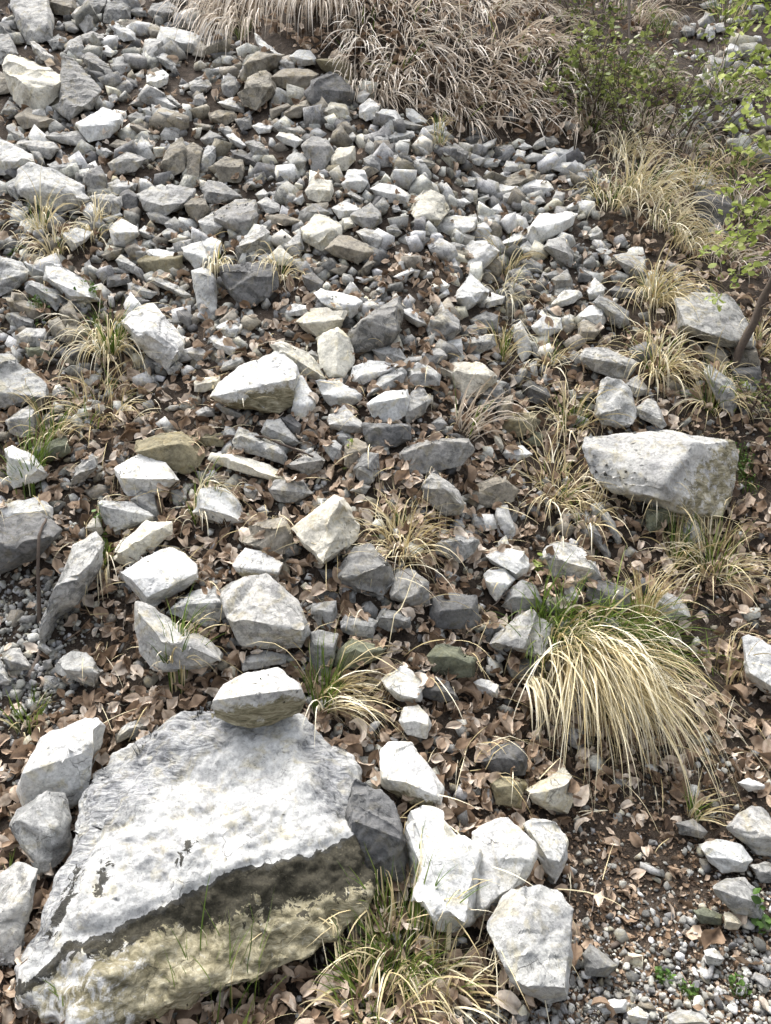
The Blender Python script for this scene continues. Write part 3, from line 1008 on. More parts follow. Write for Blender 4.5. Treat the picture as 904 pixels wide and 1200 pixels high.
def notch(bm, s, seed, n):
    """breaks stepped, concave corners out of the block"""
    rr = random.Random(seed * 13 + 5)
    vs = list(bm.verts)
    ctr = sum((v.co for v in vs), Vector()) / len(vs)
    for _ in range(n):
        c = rr.choice(vs).co.copy()
        out = (c - ctr).normalized()
        n1 = (out + Vector((rr.gauss(0, 0.5), rr.gauss(0, 0.5), rr.gauss(0.5, 0.5)))).normalized()
        n2 = out - n1 * out.dot(n1) + Vector((rr.gauss(0, 0.4), rr.gauss(0, 0.4), rr.gauss(0, 0.4)))
        n2 = (n2 - n1 * n2.dot(n1) * rr.uniform(0.6, 1.0)).normalized()
        dep = s * rr.uniform(0.04, 0.115)
        for v in vs:
            a = (v.co - c).dot(n1) + dep; b = (v.co - c).dot(n2) + dep * rr.uniform(0.97, 1.03)
            if a > 0 and b > 0:
                if a < b:
                    v.co -= n1 * min(a, dep * 1.6)
                else:
                    v.co -= n2 * min(b, dep * 1.6)


def chisel(bm, s, seed, amp=1.0, smooth=2):
    """rounds the arrises a little and roughens the faces"""
    for _ in range(smooth):
        bmesh.ops.smooth_vert(bm, verts=bm.verts[:], factor=0.5, use_axis_x=True, use_axis_y=True, use_axis_z=True)
    bm.normal_update()
    off = Vector((seed * 1.37 % 50, seed * 2.11 % 50, seed * 0.73 % 50))
    ax = Vector((math.sin(seed), math.cos(seed * 1.7), math.sin(seed * 2.3))).normalized()
    new = []
    for v in bm.verts:
        q = v.co / s + off
        # bedding planes squeeze the noise along one direction
        b = q + ax * (q.dot(ax) * 1.6)
        d = 0.030 * noise.fractal(q * 1.5, 1.0, 2.0, 3)
        d -= 0.030 * max(0.0, abs(noise.fractal(b * 1.9, 0.9, 2.1, 3)) - 0.12)
        c = noise.cell(b * 2.4 + Vector((0.3, 0.3, 0.3)) * noise.noise(q * 3))
        d += 0.011 * (c - 0.5)
        d += 0.007 * noise.fractal(q * 9, 0.8, 2.0, 3)
        new.append(v.co + v.normal * (d * s * amp))
    for v, co in zip(bm.verts, new):
        v.co = co


def finish_rock(bm, name, org, tone, plus, rd, box, rr, mat=None):
    me = bpy.data.meshes.new(name)
    bm.to_mesh(me)
    bm.free()
    return me


ROCKS = parse(DATA)
for r_ in ROCKS:
    r_['area'] = area(r_['pts'])
order = sorted(range(len(ROCKS)), key=lambda i: -(ROCKS[i]['area'] + (1e6 if ROCKS[i]['label'] else 0)))
single = set(order[:300])
for i, r_ in enumerate(ROCKS):
    us = [p[0] for p in r_['pts']]; vs = [p[1] for p in r_['pts']]
    r_['c'] = ((min(us) + max(us)) / 2, (min(vs) + max(vs)) / 2)
    r_['wh'] = (max(us) - min(us), max(vs) - min(vs))

LAND = [(r_['short'], r_['c']) for r_ in ROCKS if r_['short']] + [
    ('the great boulder', (225, 1000)), ('the great straw tussock', (730, 850)), ('the starburst of straw grass', (475, 620)),
    ('the bushy straw tuft', (835, 660)), ('the green and straw tuft', (130, 410)), ('the hanging grass clump', (310, 30)),
    ('the green shrub', (735, 115)), ('the fallen stick', (300, 545))]
used = set(r_['label'] for r_ in ROCKS if r_['label'])


def rel(c, l):
    dx, dy = c[0] - l[0], c[1] - l[1]
    if abs(dy) > 2.2 * abs(dx):
        return 'straight above' if dy < 0 else 'straight below'
    if abs(dx) > 2.2 * abs(dy):
        return 'left of' if dx < 0 else 'right of'
    return ('up ' if dy < 0 else 'down ') + ('left of' if dx < 0 else 'right of')


for i in order[:300]:
    r_ = ROCKS[i]
    if r_['label']:
        continue
    w, h = r_['wh']
    a = r_['area']
    size = 'small' if a < 420 else 'medium' if a < 1100 else 'large'
    shape = 'long flat' if w > 2.0 * h else 'flattish' if w > 1.45 * h else 'upright' if h > 1.25 * w else 'chunky' if len(r_['pts']) > 5 else 'angular'
    near = sorted(LAND, key=lambda L: math.hypot(L[1][0] - r_['c'][0], L[1][1] - r_['c'][1]))[:7]
    cands = [f"{size} {WORD[r_['tone']]} {shape} stone {rel(r_['c'], L[1])} {L[0]}" for L in near[:2]]
    cands += [f"{shape} {WORD[r_['tone']]} stone {rel(r_['c'], L[1])} {L[0]}, {rel(r_['c'], M[1])} {M[0]}" for a_, L in enumerate(near) for M in near[a_ + 1:]]
    cands += [f"{size} {shape} {WORD[r_['tone']]} stone {rel(r_['c'], L[1])} {L[0]}" for L in near]
    for t in cands:
        if t not in used and len(t.replace(',', '').replace('-', ' ').split()) <= 16:
            break
    used.add(t)
    r_['label'] = t

bvV, bvF = [], []          # everything a blade or leaf may rest on


def add_bvh(me, org):
    n0 = len(bvV)
    bvV.extend([(v.co[0] + org[0], v.co[1] + org[1], v.co[2] + org[2]) for v in me.vertices])
    bvF.extend([tuple(n0 + k for k in p.vertices) for p in me.polygons])


def attr_set(me, name, vals):
    at = me.attributes.new(name, 'FLOAT', 'POINT')
    at.data.foreach_set('value', np.asarray(vals, np.float32))


def interp_ridge(rd, u):
    rd = sorted(rd)
    if u <= rd[0][0]: return rd[0][1]
    for (a, b), (c, d) in zip(rd, rd[1:]):
        if a <= u <= c:
            return b + (d - b) * (u - a) / max(c - a, 1e-6)
    return rd[-1][1]


scV, scF, scT, scW = [], [], [], []      # rest of the stones, one mesh
scn = 0


def jit_tone(tone, rr):
    c = TONE[tone]
    f = rr.uniform(0.84, 1.14)
    wv = rr.uniform(-0.012, 0.012)
    return (c[0] * f * (1 + wv), c[1] * f, c[2] * f * (1 - wv))


for i, r_ in enumerate(ROCKS):
    rr = random.Random(i * 7 + 3)
    pts, m, rd, s, box = rock_points(r_, rr)
    bm = hull_mesh(pts)
    big = i in single
    wpx = max(r_['wh'])
    ext = wpx * m
    target = max(ext / (36 if wpx > 120 else 26 if wpx > 60 else 15), m * 2.0) if big else ext / 6
    refine(bm, target)
    if big and not r_['plus']:
        notch(bm, s, i + 1, 1 if wpx < 40 else 3 if wpx < 90 else 4)
    chisel(bm, s * 1.25, i + 1, 1.0, 1 if big else 0)
    org = Vector(pix(r_['c'][0], r_['c'][1], 1.0)) * 0
    ctr = sum((v.co for v in bm.verts), Vector()) / len(bm.verts)
    low = min(v.co.z for v in bm.verts)
    org = Vector((ctr.x, ctr.y, low))
    tint = jit_tone(r_['tone'], rr)
    wear = min(max(WEAR[r_['tone']] + rr.uniform(-0.25, 0.25), 0), 1)
    if big:
        bmesh.ops.translate(bm, verts=bm.verts[:], vec=-org)
        nm = 'boulder' if r_['area'] > 2600 else 'rock'
        me = bpy.data.meshes.new(nm)
        bm.to_mesh(me); bm.free()
        me.polygons.foreach_set('use_smooth', np.ones(len(me.polygons), bool))
        me.set_sharp_from_angle(angle=R(38))
        st = np.zeros(len(me.vertices))
        if r_['plus']:
            co = np.array([v.co for v in me.vertices]) + np.array(org)
            uu, vv, _ = proj(co)
            hh = r_['wh'][1]
            if r_['ridge'] and abs(r_['ridge'][0][0] - r_['ridge'][-1][0]) < r_['wh'][0] * 0.35:
                rs = sorted(r_['ridge'], key=lambda q: q[1])
                ru = np.interp(vv, [q[1] for q in rs], [q[0] for q in rs])
                st = np.clip((uu - ru) / (0.3 * r_['wh'][0]) + 0.25, 0, 1) * 0.58
            else:
                rv = np.array([interp_ridge(rd, q) for q in uu])
                st = np.clip((vv - rv) / (0.34 * hh) + 0.15, 0, 1) * 0.8
        attr_set(me, 'stain', st)
        attr_set(me, 'crust', np.zeros(len(me.vertices)))
        me.materials.append(LIME)
        o = bpy.data.objects.new(nm, me)
        COL.objects.link(o)
        o.location = org
        o.color = (*tint, wear)
        tag(o, r_['label'], 'boulder' if nm == 'boulder' else 'rock', 'boulders of the scree slope' if nm == 'boulder' else 'loose rocks of the scree slope')
        add_bvh(me, org)
    else:
        bm.verts.index_update()
        V = np.array([v.co for v in bm.verts]); F = np.array([[v.index for v in f.verts] for f in bm.faces])
        scV.append(V); scF.append(F + scn); scn += len(V)
        scT.append(np.tile(tint, (len(V), 1))); scW.append(np.full(len(V), wear))
        bvV.extend([tuple(v) for v in V]); n0 = len(bvV) - len(V)
        bvF.extend([tuple(int(k) + n0 for k in f) for f in F])
        bm.free()

# ------------------------------------------------------------------ the great boulder
def great_boulder():
    q = lambda s: [(float(a.split(',')[0]) / 2, 800 + float(a.split(',')[1]) / 2) for a in s.split()]
    OUT = q('60,690 75,620 110,510 150,400 185,310 215,210 260,160 330,110 420,70 500,50 560,72 700,82 760,110 825,165 838,230 826,300 835,370 868,470 862,530 820,580 720,650 600,705 440,745 330,775 200,800 105,785 70,740')
    RID = q('62,700 150,612 230,592 300,562 370,525 450,490 550,450 640,420 740,390 832,366')
    MID = q('170,480 240,330 330,290 350,400 430,250 480,380 560,160 600,280 690,135 700,320 740,230 800,250')
    TOPL = q('300,180 400,120 480,110')
    m = GBZ / FPX
    pts = []
    zo = gb_depth
    for (u, v) in OUT:
        fr = min(1.0, max(0.0, (v - interp_ridge(RID, u)) / 40))
        pts.append((u, v, zo(v) - 0.085 * fr))
    for (u, v) in RID:
        pts.append((u, v, zo(v) - 0.115))
    for (u, v), bl in zip(MID, (0.085, 0.07, 0.125, 0.155, 0.10, 0.16, 0.07, 0.15, 0.10, 0.13, 0.12, 0.07)):
        pts.append((u, v, zo(v) - bl))
    for (u, v) in TOPL:
        pts.append((u, v, zo(v) - 0.05))
    for (u, v) in OUT:
        pts.append((225 + (u - 225) * 0.8, 1010 + (v - 1010) * 0.8, zo(v) + 0.30))
    bm = hull_mesh([Vector(pix(*p)) for p in pts])
    refine(bm, 0.0075, 9)
    for _ in range(7):
        bmesh.ops.smooth_vert(bm, verts=bm.verts[:], factor=0.5, use_axis_x=True, use_axis_y=True, use_axis_z=True)
    bm.normal_update()
    def seg(hx, hy, a, b_, c_, d_, r):
        t = np.clip(((hx - a) * (c_ - a) + (hy - b_) * (d_ - b_)) / ((c_ - a) ** 2 + (d_ - b_) ** 2), 0, 1)
        return np.clip(1.35 - np.hypot(hx - a - t * (c_ - a), hy - b_ - t * (d_ - b_)) / r, 0, 1)

    def zones(hx, hy):
        return seg(hx, hy, 225, 290, 500, 80, 78), seg(hx, hy, 750, 140, 800, 270, 52), seg(hx, hy, 90, 600, 215, 350, 30)
    RU = np.array([p[0] for p in sorted(RID)]); RV = np.array([p[1] for p in sorted(RID)])
    new = []
    ax = Vector((0.35, -0.25, 0.9)).normalized()
    for v in bm.verts:
        p = v.co
        b = p + ax * (p.dot(ax) * 3.0)
        u, w, _ = proj(np.array(p))
        off = float(w - np.interp(u, RU, RV))
        front = off > 0
        fade = float(sstep(0, 14, abs(off)))
        d = 0.044 * noise.fractal(p * 3.2, 1.0, 2.0, 3) + 0.022 * noise.fractal(p * 8, 0.9, 2.0, 4)
        d -= 0.016 * max(0.0, abs(noise.fractal(b * 3.4, 0.9, 2.1, 4)) - 0.05)
        # step-like ledges following the bedding
        sxx = p.dot(ax) * 13 + 1.6 * noise.fractal(p * 3, 1.0, 2.0, 3)
        d += 0.003 * math.sin(sxx * 6.283) * (1.5 if front else 0.6) * fade
        d += 0.0045 * noise.fractal(p * 22, 0.8, 2.0, 4)
        c = noise.voronoi(p * 7)[0]
        d -= 0.014 * max(0, 0.12 - c[0]) / 0.12 * (1 if noise.noise(p * 3.3) > 0.2 else 0)
        if front:
            d += 0.012 * fade * noise.fractal(p * 16, 0.7, 2.1, 4)
        hx, hy = u * 2, (w - 800) * 2
        z1, z2, z3 = zones(hx, hy)
        d -= fade * (z1 * 0.005 + z2 * 0.009) * abs(noise.fractal(b * 9, 0.9, 2.1, 4))
        d -= 0.022 * z2
        if not front:
            d += 0.010 * fade * float(sstep(-10, 14, hy - float(np.interp(hx, [0, 230, 340, 480, 690, 740, 900], [600, 400, 330, 300, 236, 240, 330])) + 20 * noise.noise(p * 9)))
        new.append(p + v.normal * d)
    for v, co in zip(bm.verts, new):
        v.co = co
    low = min(v.co.z for v in bm.verts)
    org = Vector((pts[0][0] * 0 - 0.55, float(pix(225, 1000, zo(1000))[1]), low))
    bmesh.ops.translate(bm, verts=bm.verts[:], vec=-org)
    me = bpy.data.meshes.new('boulder')
    bm.to_mesh(me); bm.free()
    me.polygons.foreach_set('use_smooth', np.ones(len(me.polygons), bool))
    me.set_sharp_from_angle(angle=R(50))
    co = np.array([v.co for v in me.vertices]) + np.array(org)
    uu, vv, _ = proj(co)
    dv = vv - np.interp(uu, RU, RV)
    dv = dv + np.array([9 * noise.noise(Vector(q) * 13) + 6 * noise.noise(Vector(q) * 45) for q in co])
    attr_set(me, 'stain', np.clip((dv + 1) / 8, 0, 1) * 0.76 * (0.62 + 0.38 * np.clip((uu - 70) / 150, 0, 1)))
    band = np.clip((dv + 3) / 6, 0, 1) * np.clip(1 - (dv - 12 - 16 * np.clip((uu - 180) / 120, 0, 1)) / (26 + 40 * np.clip((uu - 180) / 120, 0, 1)), 0, 1) * (0.66 + 0.26 * np.clip((uu - 60) / 150, 0, 1))
    # lichen crust runs up two cracks on the left of the white cap
    for (a, b_, c_, d_) in ((62, 1092, 92, 1020), (112, 1052, 128, 1008), (205, 1008, 222, 990)):
        t = np.clip(((uu - a) * (c_ - a) + (vv - b_) * (d_ - b_)) / ((c_ - a) ** 2 + (d_ - b_) ** 2), 0, 1)
        ds = np.hypot(uu - a - t * (c_ - a), vv - b_ - t * (d_ - b_))
        band = np.maximum(band, np.clip(1 - ds / 17, 0, 1) * 0.56)
    attr_set(me, 'crust', band)
    zz = zones(uu * 2, (vv - 800) * 2)
    attr_set(me, 'weather', np.where(dv < 0, np.maximum.reduce([zz[0] * 0.9, zz[1], zz[2] * 0.95, 0.16 + 0 * uu]), 0))
    me.materials.append(LIME)
    o = bpy.data.objects.new('boulder', me)
    COL.objects.link(o)
    o.location = org
    o.color = (0.50, 0.505, 0.49, 0.42)
    tag(o, 'great white-capped boulder in the foreground with black and ochre lichen under its rim', 'boulder', 'boulders of the scree slope')
    add_bvh(me, org)


great_boulder()

# ------------------------------------------------------------------ small stones: scree and gravel
def stone_variants(n, flat, sub):
    out = []
    for i in range(n):
        rr = random.Random(500 + i)
        pts = []
        if sub:
            for _ in range(13):
                v = Vector((rr.gauss(0, 1), rr.gauss(0, 1), rr.gauss(0, 1))).normalized() * rr.uniform(0.75, 1.0)
                pts.append(Vector((v.x * rr.uniform(0.9, 1.2), v.y * 0.8, v.z * flat)) * 0.5)
        else:
            fy, fz = rr.uniform(0.5, 0.95), rr.uniform(0.28, 0.75)
            for sx in (-1, 1):
                for sy in (-1, 1):
                    for sz in (-1, 1):
                        pts.append(Vector((sx * rr.uniform(0.3, 1.0), sy * rr.uniform(0.35, 1.0) * fy, sz * rr.uniform(0.5, 1.0) * fz)) * 0.5)
            pts.append(Vector((rr.choice((-1, 1)) * rr.uniform(0.8, 1.1), rr.uniform(-0.3, 0.3), rr.uniform(-0.2, 0.2))) * 0.5)
        bm = hull_mesh(pts)
        if sub:
            bmesh.ops.subdivide_edges(bm, edges=bm.edges[:], cuts=1, use_grid_fill=True)
            bmesh.ops.triangulate(bm, faces=bm.faces[:])
            bmesh.ops.smooth_vert(bm, verts=bm.verts[:], factor=0.35 if sub == 1 else 0.8, use_axis_x=True, use_axis_y=True, use_axis_z=True)
        bm.verts.index_update()
        out.append((np.array([v.co for v in bm.verts]), np.array([[v.index for v in f.verts] for f in bm.faces])))
        bm.free()
    return out


TILT = 0.45


def rotm(n):
    """random rotations, mostly about the vertical"""
    a = rng.uniform(0, 2 * np.pi, n); t = rng.normal(0, TILT, n); p = rng.normal(0, TILT, n)
    ca, sa, ct, st, cp, sp = np.cos(a), np.sin(a), np.cos(t), np.sin(t), np.cos(p), np.sin(p)
    Rz = np.zeros((n, 3, 3)); Rz[:, 0, 0] = ca; Rz[:, 0, 1] = -sa; Rz[:, 1, 0] = sa; Rz[:, 1, 1] = ca; Rz[:, 2, 2] = 1
    Rx = np.zeros((n, 3, 3)); Rx[:, 0, 0] = 1; Rx[:, 1, 1] = ct; Rx[:, 1, 2] = -st; Rx[:, 2, 1] = st; Rx[:, 2, 2] = ct
    Ry = np.zeros((n, 3, 3)); Ry[:, 1, 1] = 1; Ry[:, 0, 0] = cp; Ry[:, 0, 2] = sp; Ry[:, 2, 0] = -sp; Ry[:, 2, 2] = cp
    return Rz @ Rx @ Ry


def slope_rot(x, y):
    """frames whose z axis is the ground normal"""
    e = 0.04
    dx = (H0(x + e, y) - H0(x - e, y)) / (2 * e); dy = (H0(x, y + e) - H0(x, y - e)) / (2 * e)
    nrm = np.stack([-dx, -dy, np.ones_like(dx)], -1); nrm /= np.linalg.norm(nrm, axis=1)[:, None]
    ex = np.stack([np.ones_like(dx), np.zeros_like(dx), dx], -1); ex /= np.linalg.norm(ex, axis=1)[:, None]
    ey = np.cross(nrm, ex)
    return np.stack([ex, ey, nrm], -1)


def place(variants, x, y, z, size, tint=None, align=True):
    n = len(x)
    Rm = rotm(n)
    if align:
        Rm = slope_rot(x, y) @ Rm
    which = rng.integers(0, len(variants), n)
    Vs, Fs, ids, off = [], [], [], 0
    for k, (V, F) in enumerate(variants):
        sel = np.where(which == k)[0]
        if not len(sel):
            continue
        W = np.einsum('nij,vj->nvi', Rm[sel], V) * size[sel][:, None, None] + np.stack([x[sel], y[sel], z[sel]], -1)[:, None, :]
        nv = len(V)
        Fs.append((F[None] + (off + np.arange(len(sel)) * nv)[:, None, None]).reshape(-1, F.shape[1]))
        Vs.append(W.reshape(-1, 3)); ids.append(np.repeat(sel, nv)); off += len(sel) * nv
    return np.concatenate(Vs), np.concatenate(Fs), np.concatenate(ids)


def lip(u):
    return np.interp(u, [-300, 0, 230, 290, 400, 480, 560, 700, 760, 860], [-240, -120, 0, 48, 95, 138, 172, 182, 300, 420])


def in_scree(u, v):
    top = sstep(-6, 10, v - lip(u))
    f = np.interp(v, [-200, 330, 420, 520, 700, 900, 1300], [1.0, 1.0, 0.78, 0.62, 0.45, 0.24, 0.06])
    f = f * (0.35 + 0.65 * sstep(-0.16, 0.10, vnoise(u / 46.0, v / 34.0, 8)))
    rightfade = np.where(u > 700, 0.35, 1.0)
    return top * f * rightfade


def tone_pick(n, probs):
    keys = list(probs)
    p = np.array([probs[k] for k in keys], float); p /= p.sum()
    w = rng.choice(len(keys), n, p=p)
    base = np.array([TONE[k] for k in keys])[w] * rng.uniform(0.72, 1.2, n)[:, None]
    base[:, 2] *= rng.uniform(0.93, 1.05, n)
    return base, np.array([WEAR[k] for k in keys])[w]


var_s = stone_variants(26, 0.6, 0)
N = 52000
u = rng.uniform(-450, 1370, N); v = rng.uniform(-190, 1210, N)
keep = rng.uniform(0, 1, N) < in_scree(u, v)
# the far gully beyond the shrub
gul = (u > 785) & (v < 190) & (u > 740 + (200 - v) * 0.25) & (rng.uniform(0, 1, N) < 0.4)
keep |= gul
u, v = u[keep], v[keep]
zd = hitv(u, v)
P = CAM + zd[:, None] * (RGT * ((u - CU) / FPX)[:, None] - UPV * ((v - CV) / FPX)[:, None] + FWD)
spx = np.clip(rng.lognormal(math.log(8.6), 0.6, len(u)), 3.5, 27) * np.interp(v, [0, 380, 520, 1000], [1.0, 0.95, 0.72, 0.8])
size = spx * zd / FPX * 1.3
z = H0(P[:, 0], P[:, 1]) + rng.uniform(-0.15, 0.35, len(u)) * size
t_, w_ = tone_pick(len(u), {'W': 3.0, 'P': 3.2, 'G': 2.4, 'D': 1.3, 'C': 0.9, 'B': 1.8})
V, F, ids = place(var_s, P[:, 0], P[:, 1], z, size)
scV.append(V); scF.append(F + scn); scT.append(t_[ids]); scW.append(w_[ids])
V = np.concatenate(scV); F = np.concatenate(scF)
o = mesh_np('scree', V, F, 3, SCREE, {'wear': np.concatenate(scW), 'stain': np.zeros(len(V)), 'crust': np.zeros(len(V))}, None, False, {'tint': np.concatenate(scT)})
tag(o, 'small pale grey limestone chips filling the gaps between larger rocks', 'scree', kind='stuff')


# gravel: pebbles at the foot on the right and in the hollow on the left
def gravel_w(u, v):
    a = sstep(1020, 1180, v + 0.10 * (u - 680)) * sstep(600, 690, u)
    a = np.maximum(a * 0.9, 0.16 * sstep(960, 1020, v) * sstep(640, 700, u))
    b = sstep(120, 60, u + 0.12 * (v - 760)) * sstep(655, 700, v) * sstep(880, 820, v)
    c = 0.5 * np.exp(-(((u - 815) / 45) ** 2 + ((v - 905) / 35) ** 2))
    d = sstep(1160, 1200, v) * sstep(500, 560, u) * 0.8
    return np.maximum.reduce([a, b, c, d])


var_g = stone_variants(20, 0.66, 1)
N = 76000
u = rng.uniform(-440, 1380, N); v = rng.uniform(640, 1300, N)
keep = rng.uniform(0, 1, N) < gravel_w(u, v)
u, v = u[keep], v[keep]
zd = hitv(u, v)
P = CAM + zd[:, None] * (RGT * ((u - CU) / FPX)[:, None] - UPV * ((v - CV) / FPX)[:, None] + FWD)
size = np.clip(rng.lognormal(math.log(0.0135), 0.5, len(u)), 0.006, 0.036)
size[u < 130] *= 1.35
big = rng.uniform(0, 1, len(u)) < 0.05
size[big] *= 1.6
z = H0(P[:, 0], P[:, 1]) + rng.uniform(0.05, 0.6, len(u)) * size
t_, w_ = tone_pick(len(u), {'W': 2.2, 'P': 2.6, 'G': 3.6, 'D': 1.6, 'C': 0.6, 'B': 0.8})
dk = size < 0.009
t_[dk] *= 0.8
V, F, ids = place(var_g, P[:, 0], P[:, 1], z, size)
o = mesh_np('gravel', V, F, 3, SCREE, {'wear': w_[ids] * 0.4, 'stain': np.zeros(len(V)), 'crust': np.zeros(len(V))}, None, True, {'tint': t_[ids]})
tag(o, 'loose grey and white pebbles at the foot of the slope', 'gravel', kind='stuff')

# ------------------------------------------------------------------ resting height on rocks
BVH = BVHTree.FromPolygons(bvV, bvF, all_triangles=False)


def top_of(x, y, up=0.30):
    """height of the ground, or of a rock that stands on it, under (x, y)"""
    g = float(H0(x, y))
    h = BVH.ray_cast(Vector((x, y, g + up)), Vector((0, 0, -1)), up)
    if h[0] is not None:
        return max(g, h[0].z)
    return g


# ------------------------------------------------------------------ dead leaves
def leaf_variants(n):
    out = []
    na, nb = 7, 5
    for i in range(n):
        rr = random.Random(900 + i)
        curl = rr.uniform(-2.6, 3.0); fold = rr.uniform(-0.4, 1.2); tw = rr.uniform(-1.3, 1.3)
        edge = rr.uniform(0.01, 0.07); wid = rr.uniform(0.21, 0.32)
        rowsV = []; vein = []
        for a in range(na):
            t = a / (na - 1)
            hw = wid * max(0.02, math.sin(math.pi * min(1, t ** 0.85)) ** 0.75) * (1 if t < 0.97 else 0.2)
            # centre line bent in a circle
            if abs(curl) > 0.05:
                th = curl * (t - 0.5); cx = math.sin(th) / curl; cz = (1 - math.cos(th)) / curl
            else:
                th = 0; cx = t - 0.5; cz = 0
            for b in range(nb):
                s = (b / (nb - 1) - 0.5) * 2
                yy = s * hw
                zz = abs(s) ** 1.4 * hw * fold + edge * math.sin(a * 2.1 + b * 1.9 + i) + 0.03 * rr.uniform(-1, 1)
                r = tw * (t - 0.5)
                y2, z2 = yy * math.cos(r) - zz * math.sin(r), yy * math.sin(r) + zz * math.cos(r)
                rowsV.append((cx - z2 * math.sin(th), y2, cz + z2 * math.cos(th)))
                vein.append(1.0 if b == 2 else (0.25 if a % 2 else 0.0))
        F = []
        for a in range(na - 1):
            for b in range(nb - 1):
                k = a * nb + b
                F.append((k, k + 1, k + nb + 1, k + nb))
        out.append((np.array(rowsV), np.array(F), np.array(vein)))
    return out


def leaf_w(u, v):
    w = np.interp(v, [-200, 60, 300, 380, 470, 900, 1000, 1300], [0.35, 0.32, 0.32, 0.55, 0.9, 1.0, 0.95, 0.85])
    # pocket of leaves in the middle of the pale scree
    w = np.maximum(w, 0.8 * np.exp(-(((u - 505) / 85) ** 2 + ((v - 330) / 55) ** 2)))
    # grass bank above the lip and the right-hand side
    above = sstep(4, -12, v - lip(u))
    w = np.maximum(w, 1.0 * above)
    w = np.maximum(w, 0.75 * sstep(670, 730, u) * sstep(170, 240, v) * sstep(960, 900, v))
    w = w * (1 - 0.92 * np.clip(gravel_w(u, v) * 1.1, 0, 1))
    br = sstep(600, 680, u) * sstep(900, 960, v)
    w = w * (1 - 0.82 * br)
    w = w * np.where((u > 790) & (v < 180), 0.15, 1.0)
    return w


lv = leaf_variants(26)
TILT = 0.6
N = 58000
u = rng.uniform(-450, 1380, N); v = rng.uniform(-190, 1300, N)
keep = rng.uniform(0, 1, N) < leaf_w(u, v)
# fewer per picture area where they are large
keep &= rng.uniform(0, 1, N) < np.interp(v, [-200, 300, 700, 1200], [1.0, 0.95, 0.62, 0.42])
u, v = u[keep], v[keep]
zd = hitv(u, v)
P = CAM + zd[:, None] * (RGT * ((u - CU) / FPX)[:, None] - UPV * ((v - CV) / FPX)[:, None] + FWD)
n = len(u)
size = np.clip(rng.lognormal(math.log(0.050), 0.34, n), 0.018, 0.092)
z = H0(P[:, 0], P[:, 1]) + rng.uniform(0.002, 0.045, n)
for k in range(n):
    if v[k] < lip(u[k]) and u[k] < 700:
        z[k] += rng.uniform(0.0, 0.07)
    if -60 < u[k] < 960 and rng.uniform() < 0.55:
        tz = top_of(P[k, 0], P[k, 1], 0.10)
        if tz < z[k] + 0.055:
            z[k] = max(z[k], tz + 0.008)
V, F, ids = place([(a, b) for a, b, c in lv], P[:, 0], P[:, 1], z, size)
# vein attribute in the same order as place() made the vertices
which_v = np.tile(lv[0][2], len(V) // len(lv[0][2]))
lt = np.clip(rng.normal(0.58, 0.31, n), 0, 1)
LEAVES = mesh_np('leaf_litter', V, F, 4, LEAF, {'tint': lt[ids], 'vein': which_v})
tag(LEAVES, 'curled brown dead beech leaves lying between the rocks', 'leaf litter', kind='stuff')

# crumbs of broken leaf and twig on the bare soil at the foot
N = 12000
u = rng.uniform(560, 1300, N); v = rng.uniform(880, 1300, N)
zd = hitv(u, v)
P = CAM + zd[:, None] * (RGT * ((u - CU) / FPX)[:, None] - UPV * ((v - CV) / FPX)[:, None] + FWD)
size = np.clip(rng.lognormal(math.log(0.013), 0.5, N), 0.005, 0.035)
V, F, ids = place([(a, b) for a, b, c in lv[:8]], P[:, 0], P[:, 1], H0(P[:, 0], P[:, 1]) + rng.uniform(0.0, 0.006, N), size)
lt = np.clip(rng.normal(0.34, 0.24, N), 0, 1)
o = mesh_np('leaf_crumbs', V, F, 4, LEAF, {'tint': lt[ids], 'vein': np.zeros(len(V))})
tag(o, 'dark crumbled leaf fragments on the bare soil at the foot of the slope', 'leaf litter', kind='stuff')


# ------------------------------------------------------------------ grass
class Blades:
    def __init__(s):
        s.V, s.F, s.T = [], [], []

    def blade(s, p, d, length, width, sag, tint, seg=8, rest=True, flop=1.0):
        p = np.array(p, float); d = np.array(d, float); d /= np.linalg.norm(d)
        st = length / seg
        side = np.cross(d, (0, 0, 1)); ln = np.linalg.norm(side)
        side = side / ln if ln > 1e-3 else np.array([1.0, 0, 0])
        a = random.uniform(-0.9, 0.9)
        n0 = len(s.V)
        for k in range(seg + 1):
            t = k / seg
            w = width * 0.5 * (1 - t ** 2.2) * (0.75 + 0.5 * min(1, t * 4)) + 0.0002
            up = np.cross(side, d)
            sd = side * math.cos(a + t * 0.8) + up * math.sin(a + t * 0.8)
            s.V.append(p - sd * w); s.V.append(p + sd * w)
            s.T.append(tint); s.T.append(tint)
            d = d + np.array((random.gauss(0, 0.04), random.gauss(0, 0.04), -sag * (0.35 + 1.1 * t) / seg))
            d /= np.linalg.norm(d)
            side = side - d * np.dot(side, d)
            side /= max(np.linalg.norm(side), 1e-4)
            p = p + d * st
            if rest:
                g = top_of(p[0], p[1], 0.12) + 0.006 + 0.02 * random.random()
                if p[2] < g:
                    p = p.copy(); p[2] = g
        for k in range(seg):
            b = n0 + 2 * k
            s.F.append((b, b + 1, b + 3, b + 2))

    def build(s, name, mat, parent):
        o = mesh_np(name, np.array(s.V) - np.array(parent.location), s.F, 4, mat, {'tint': s.T}, parent)
        return o


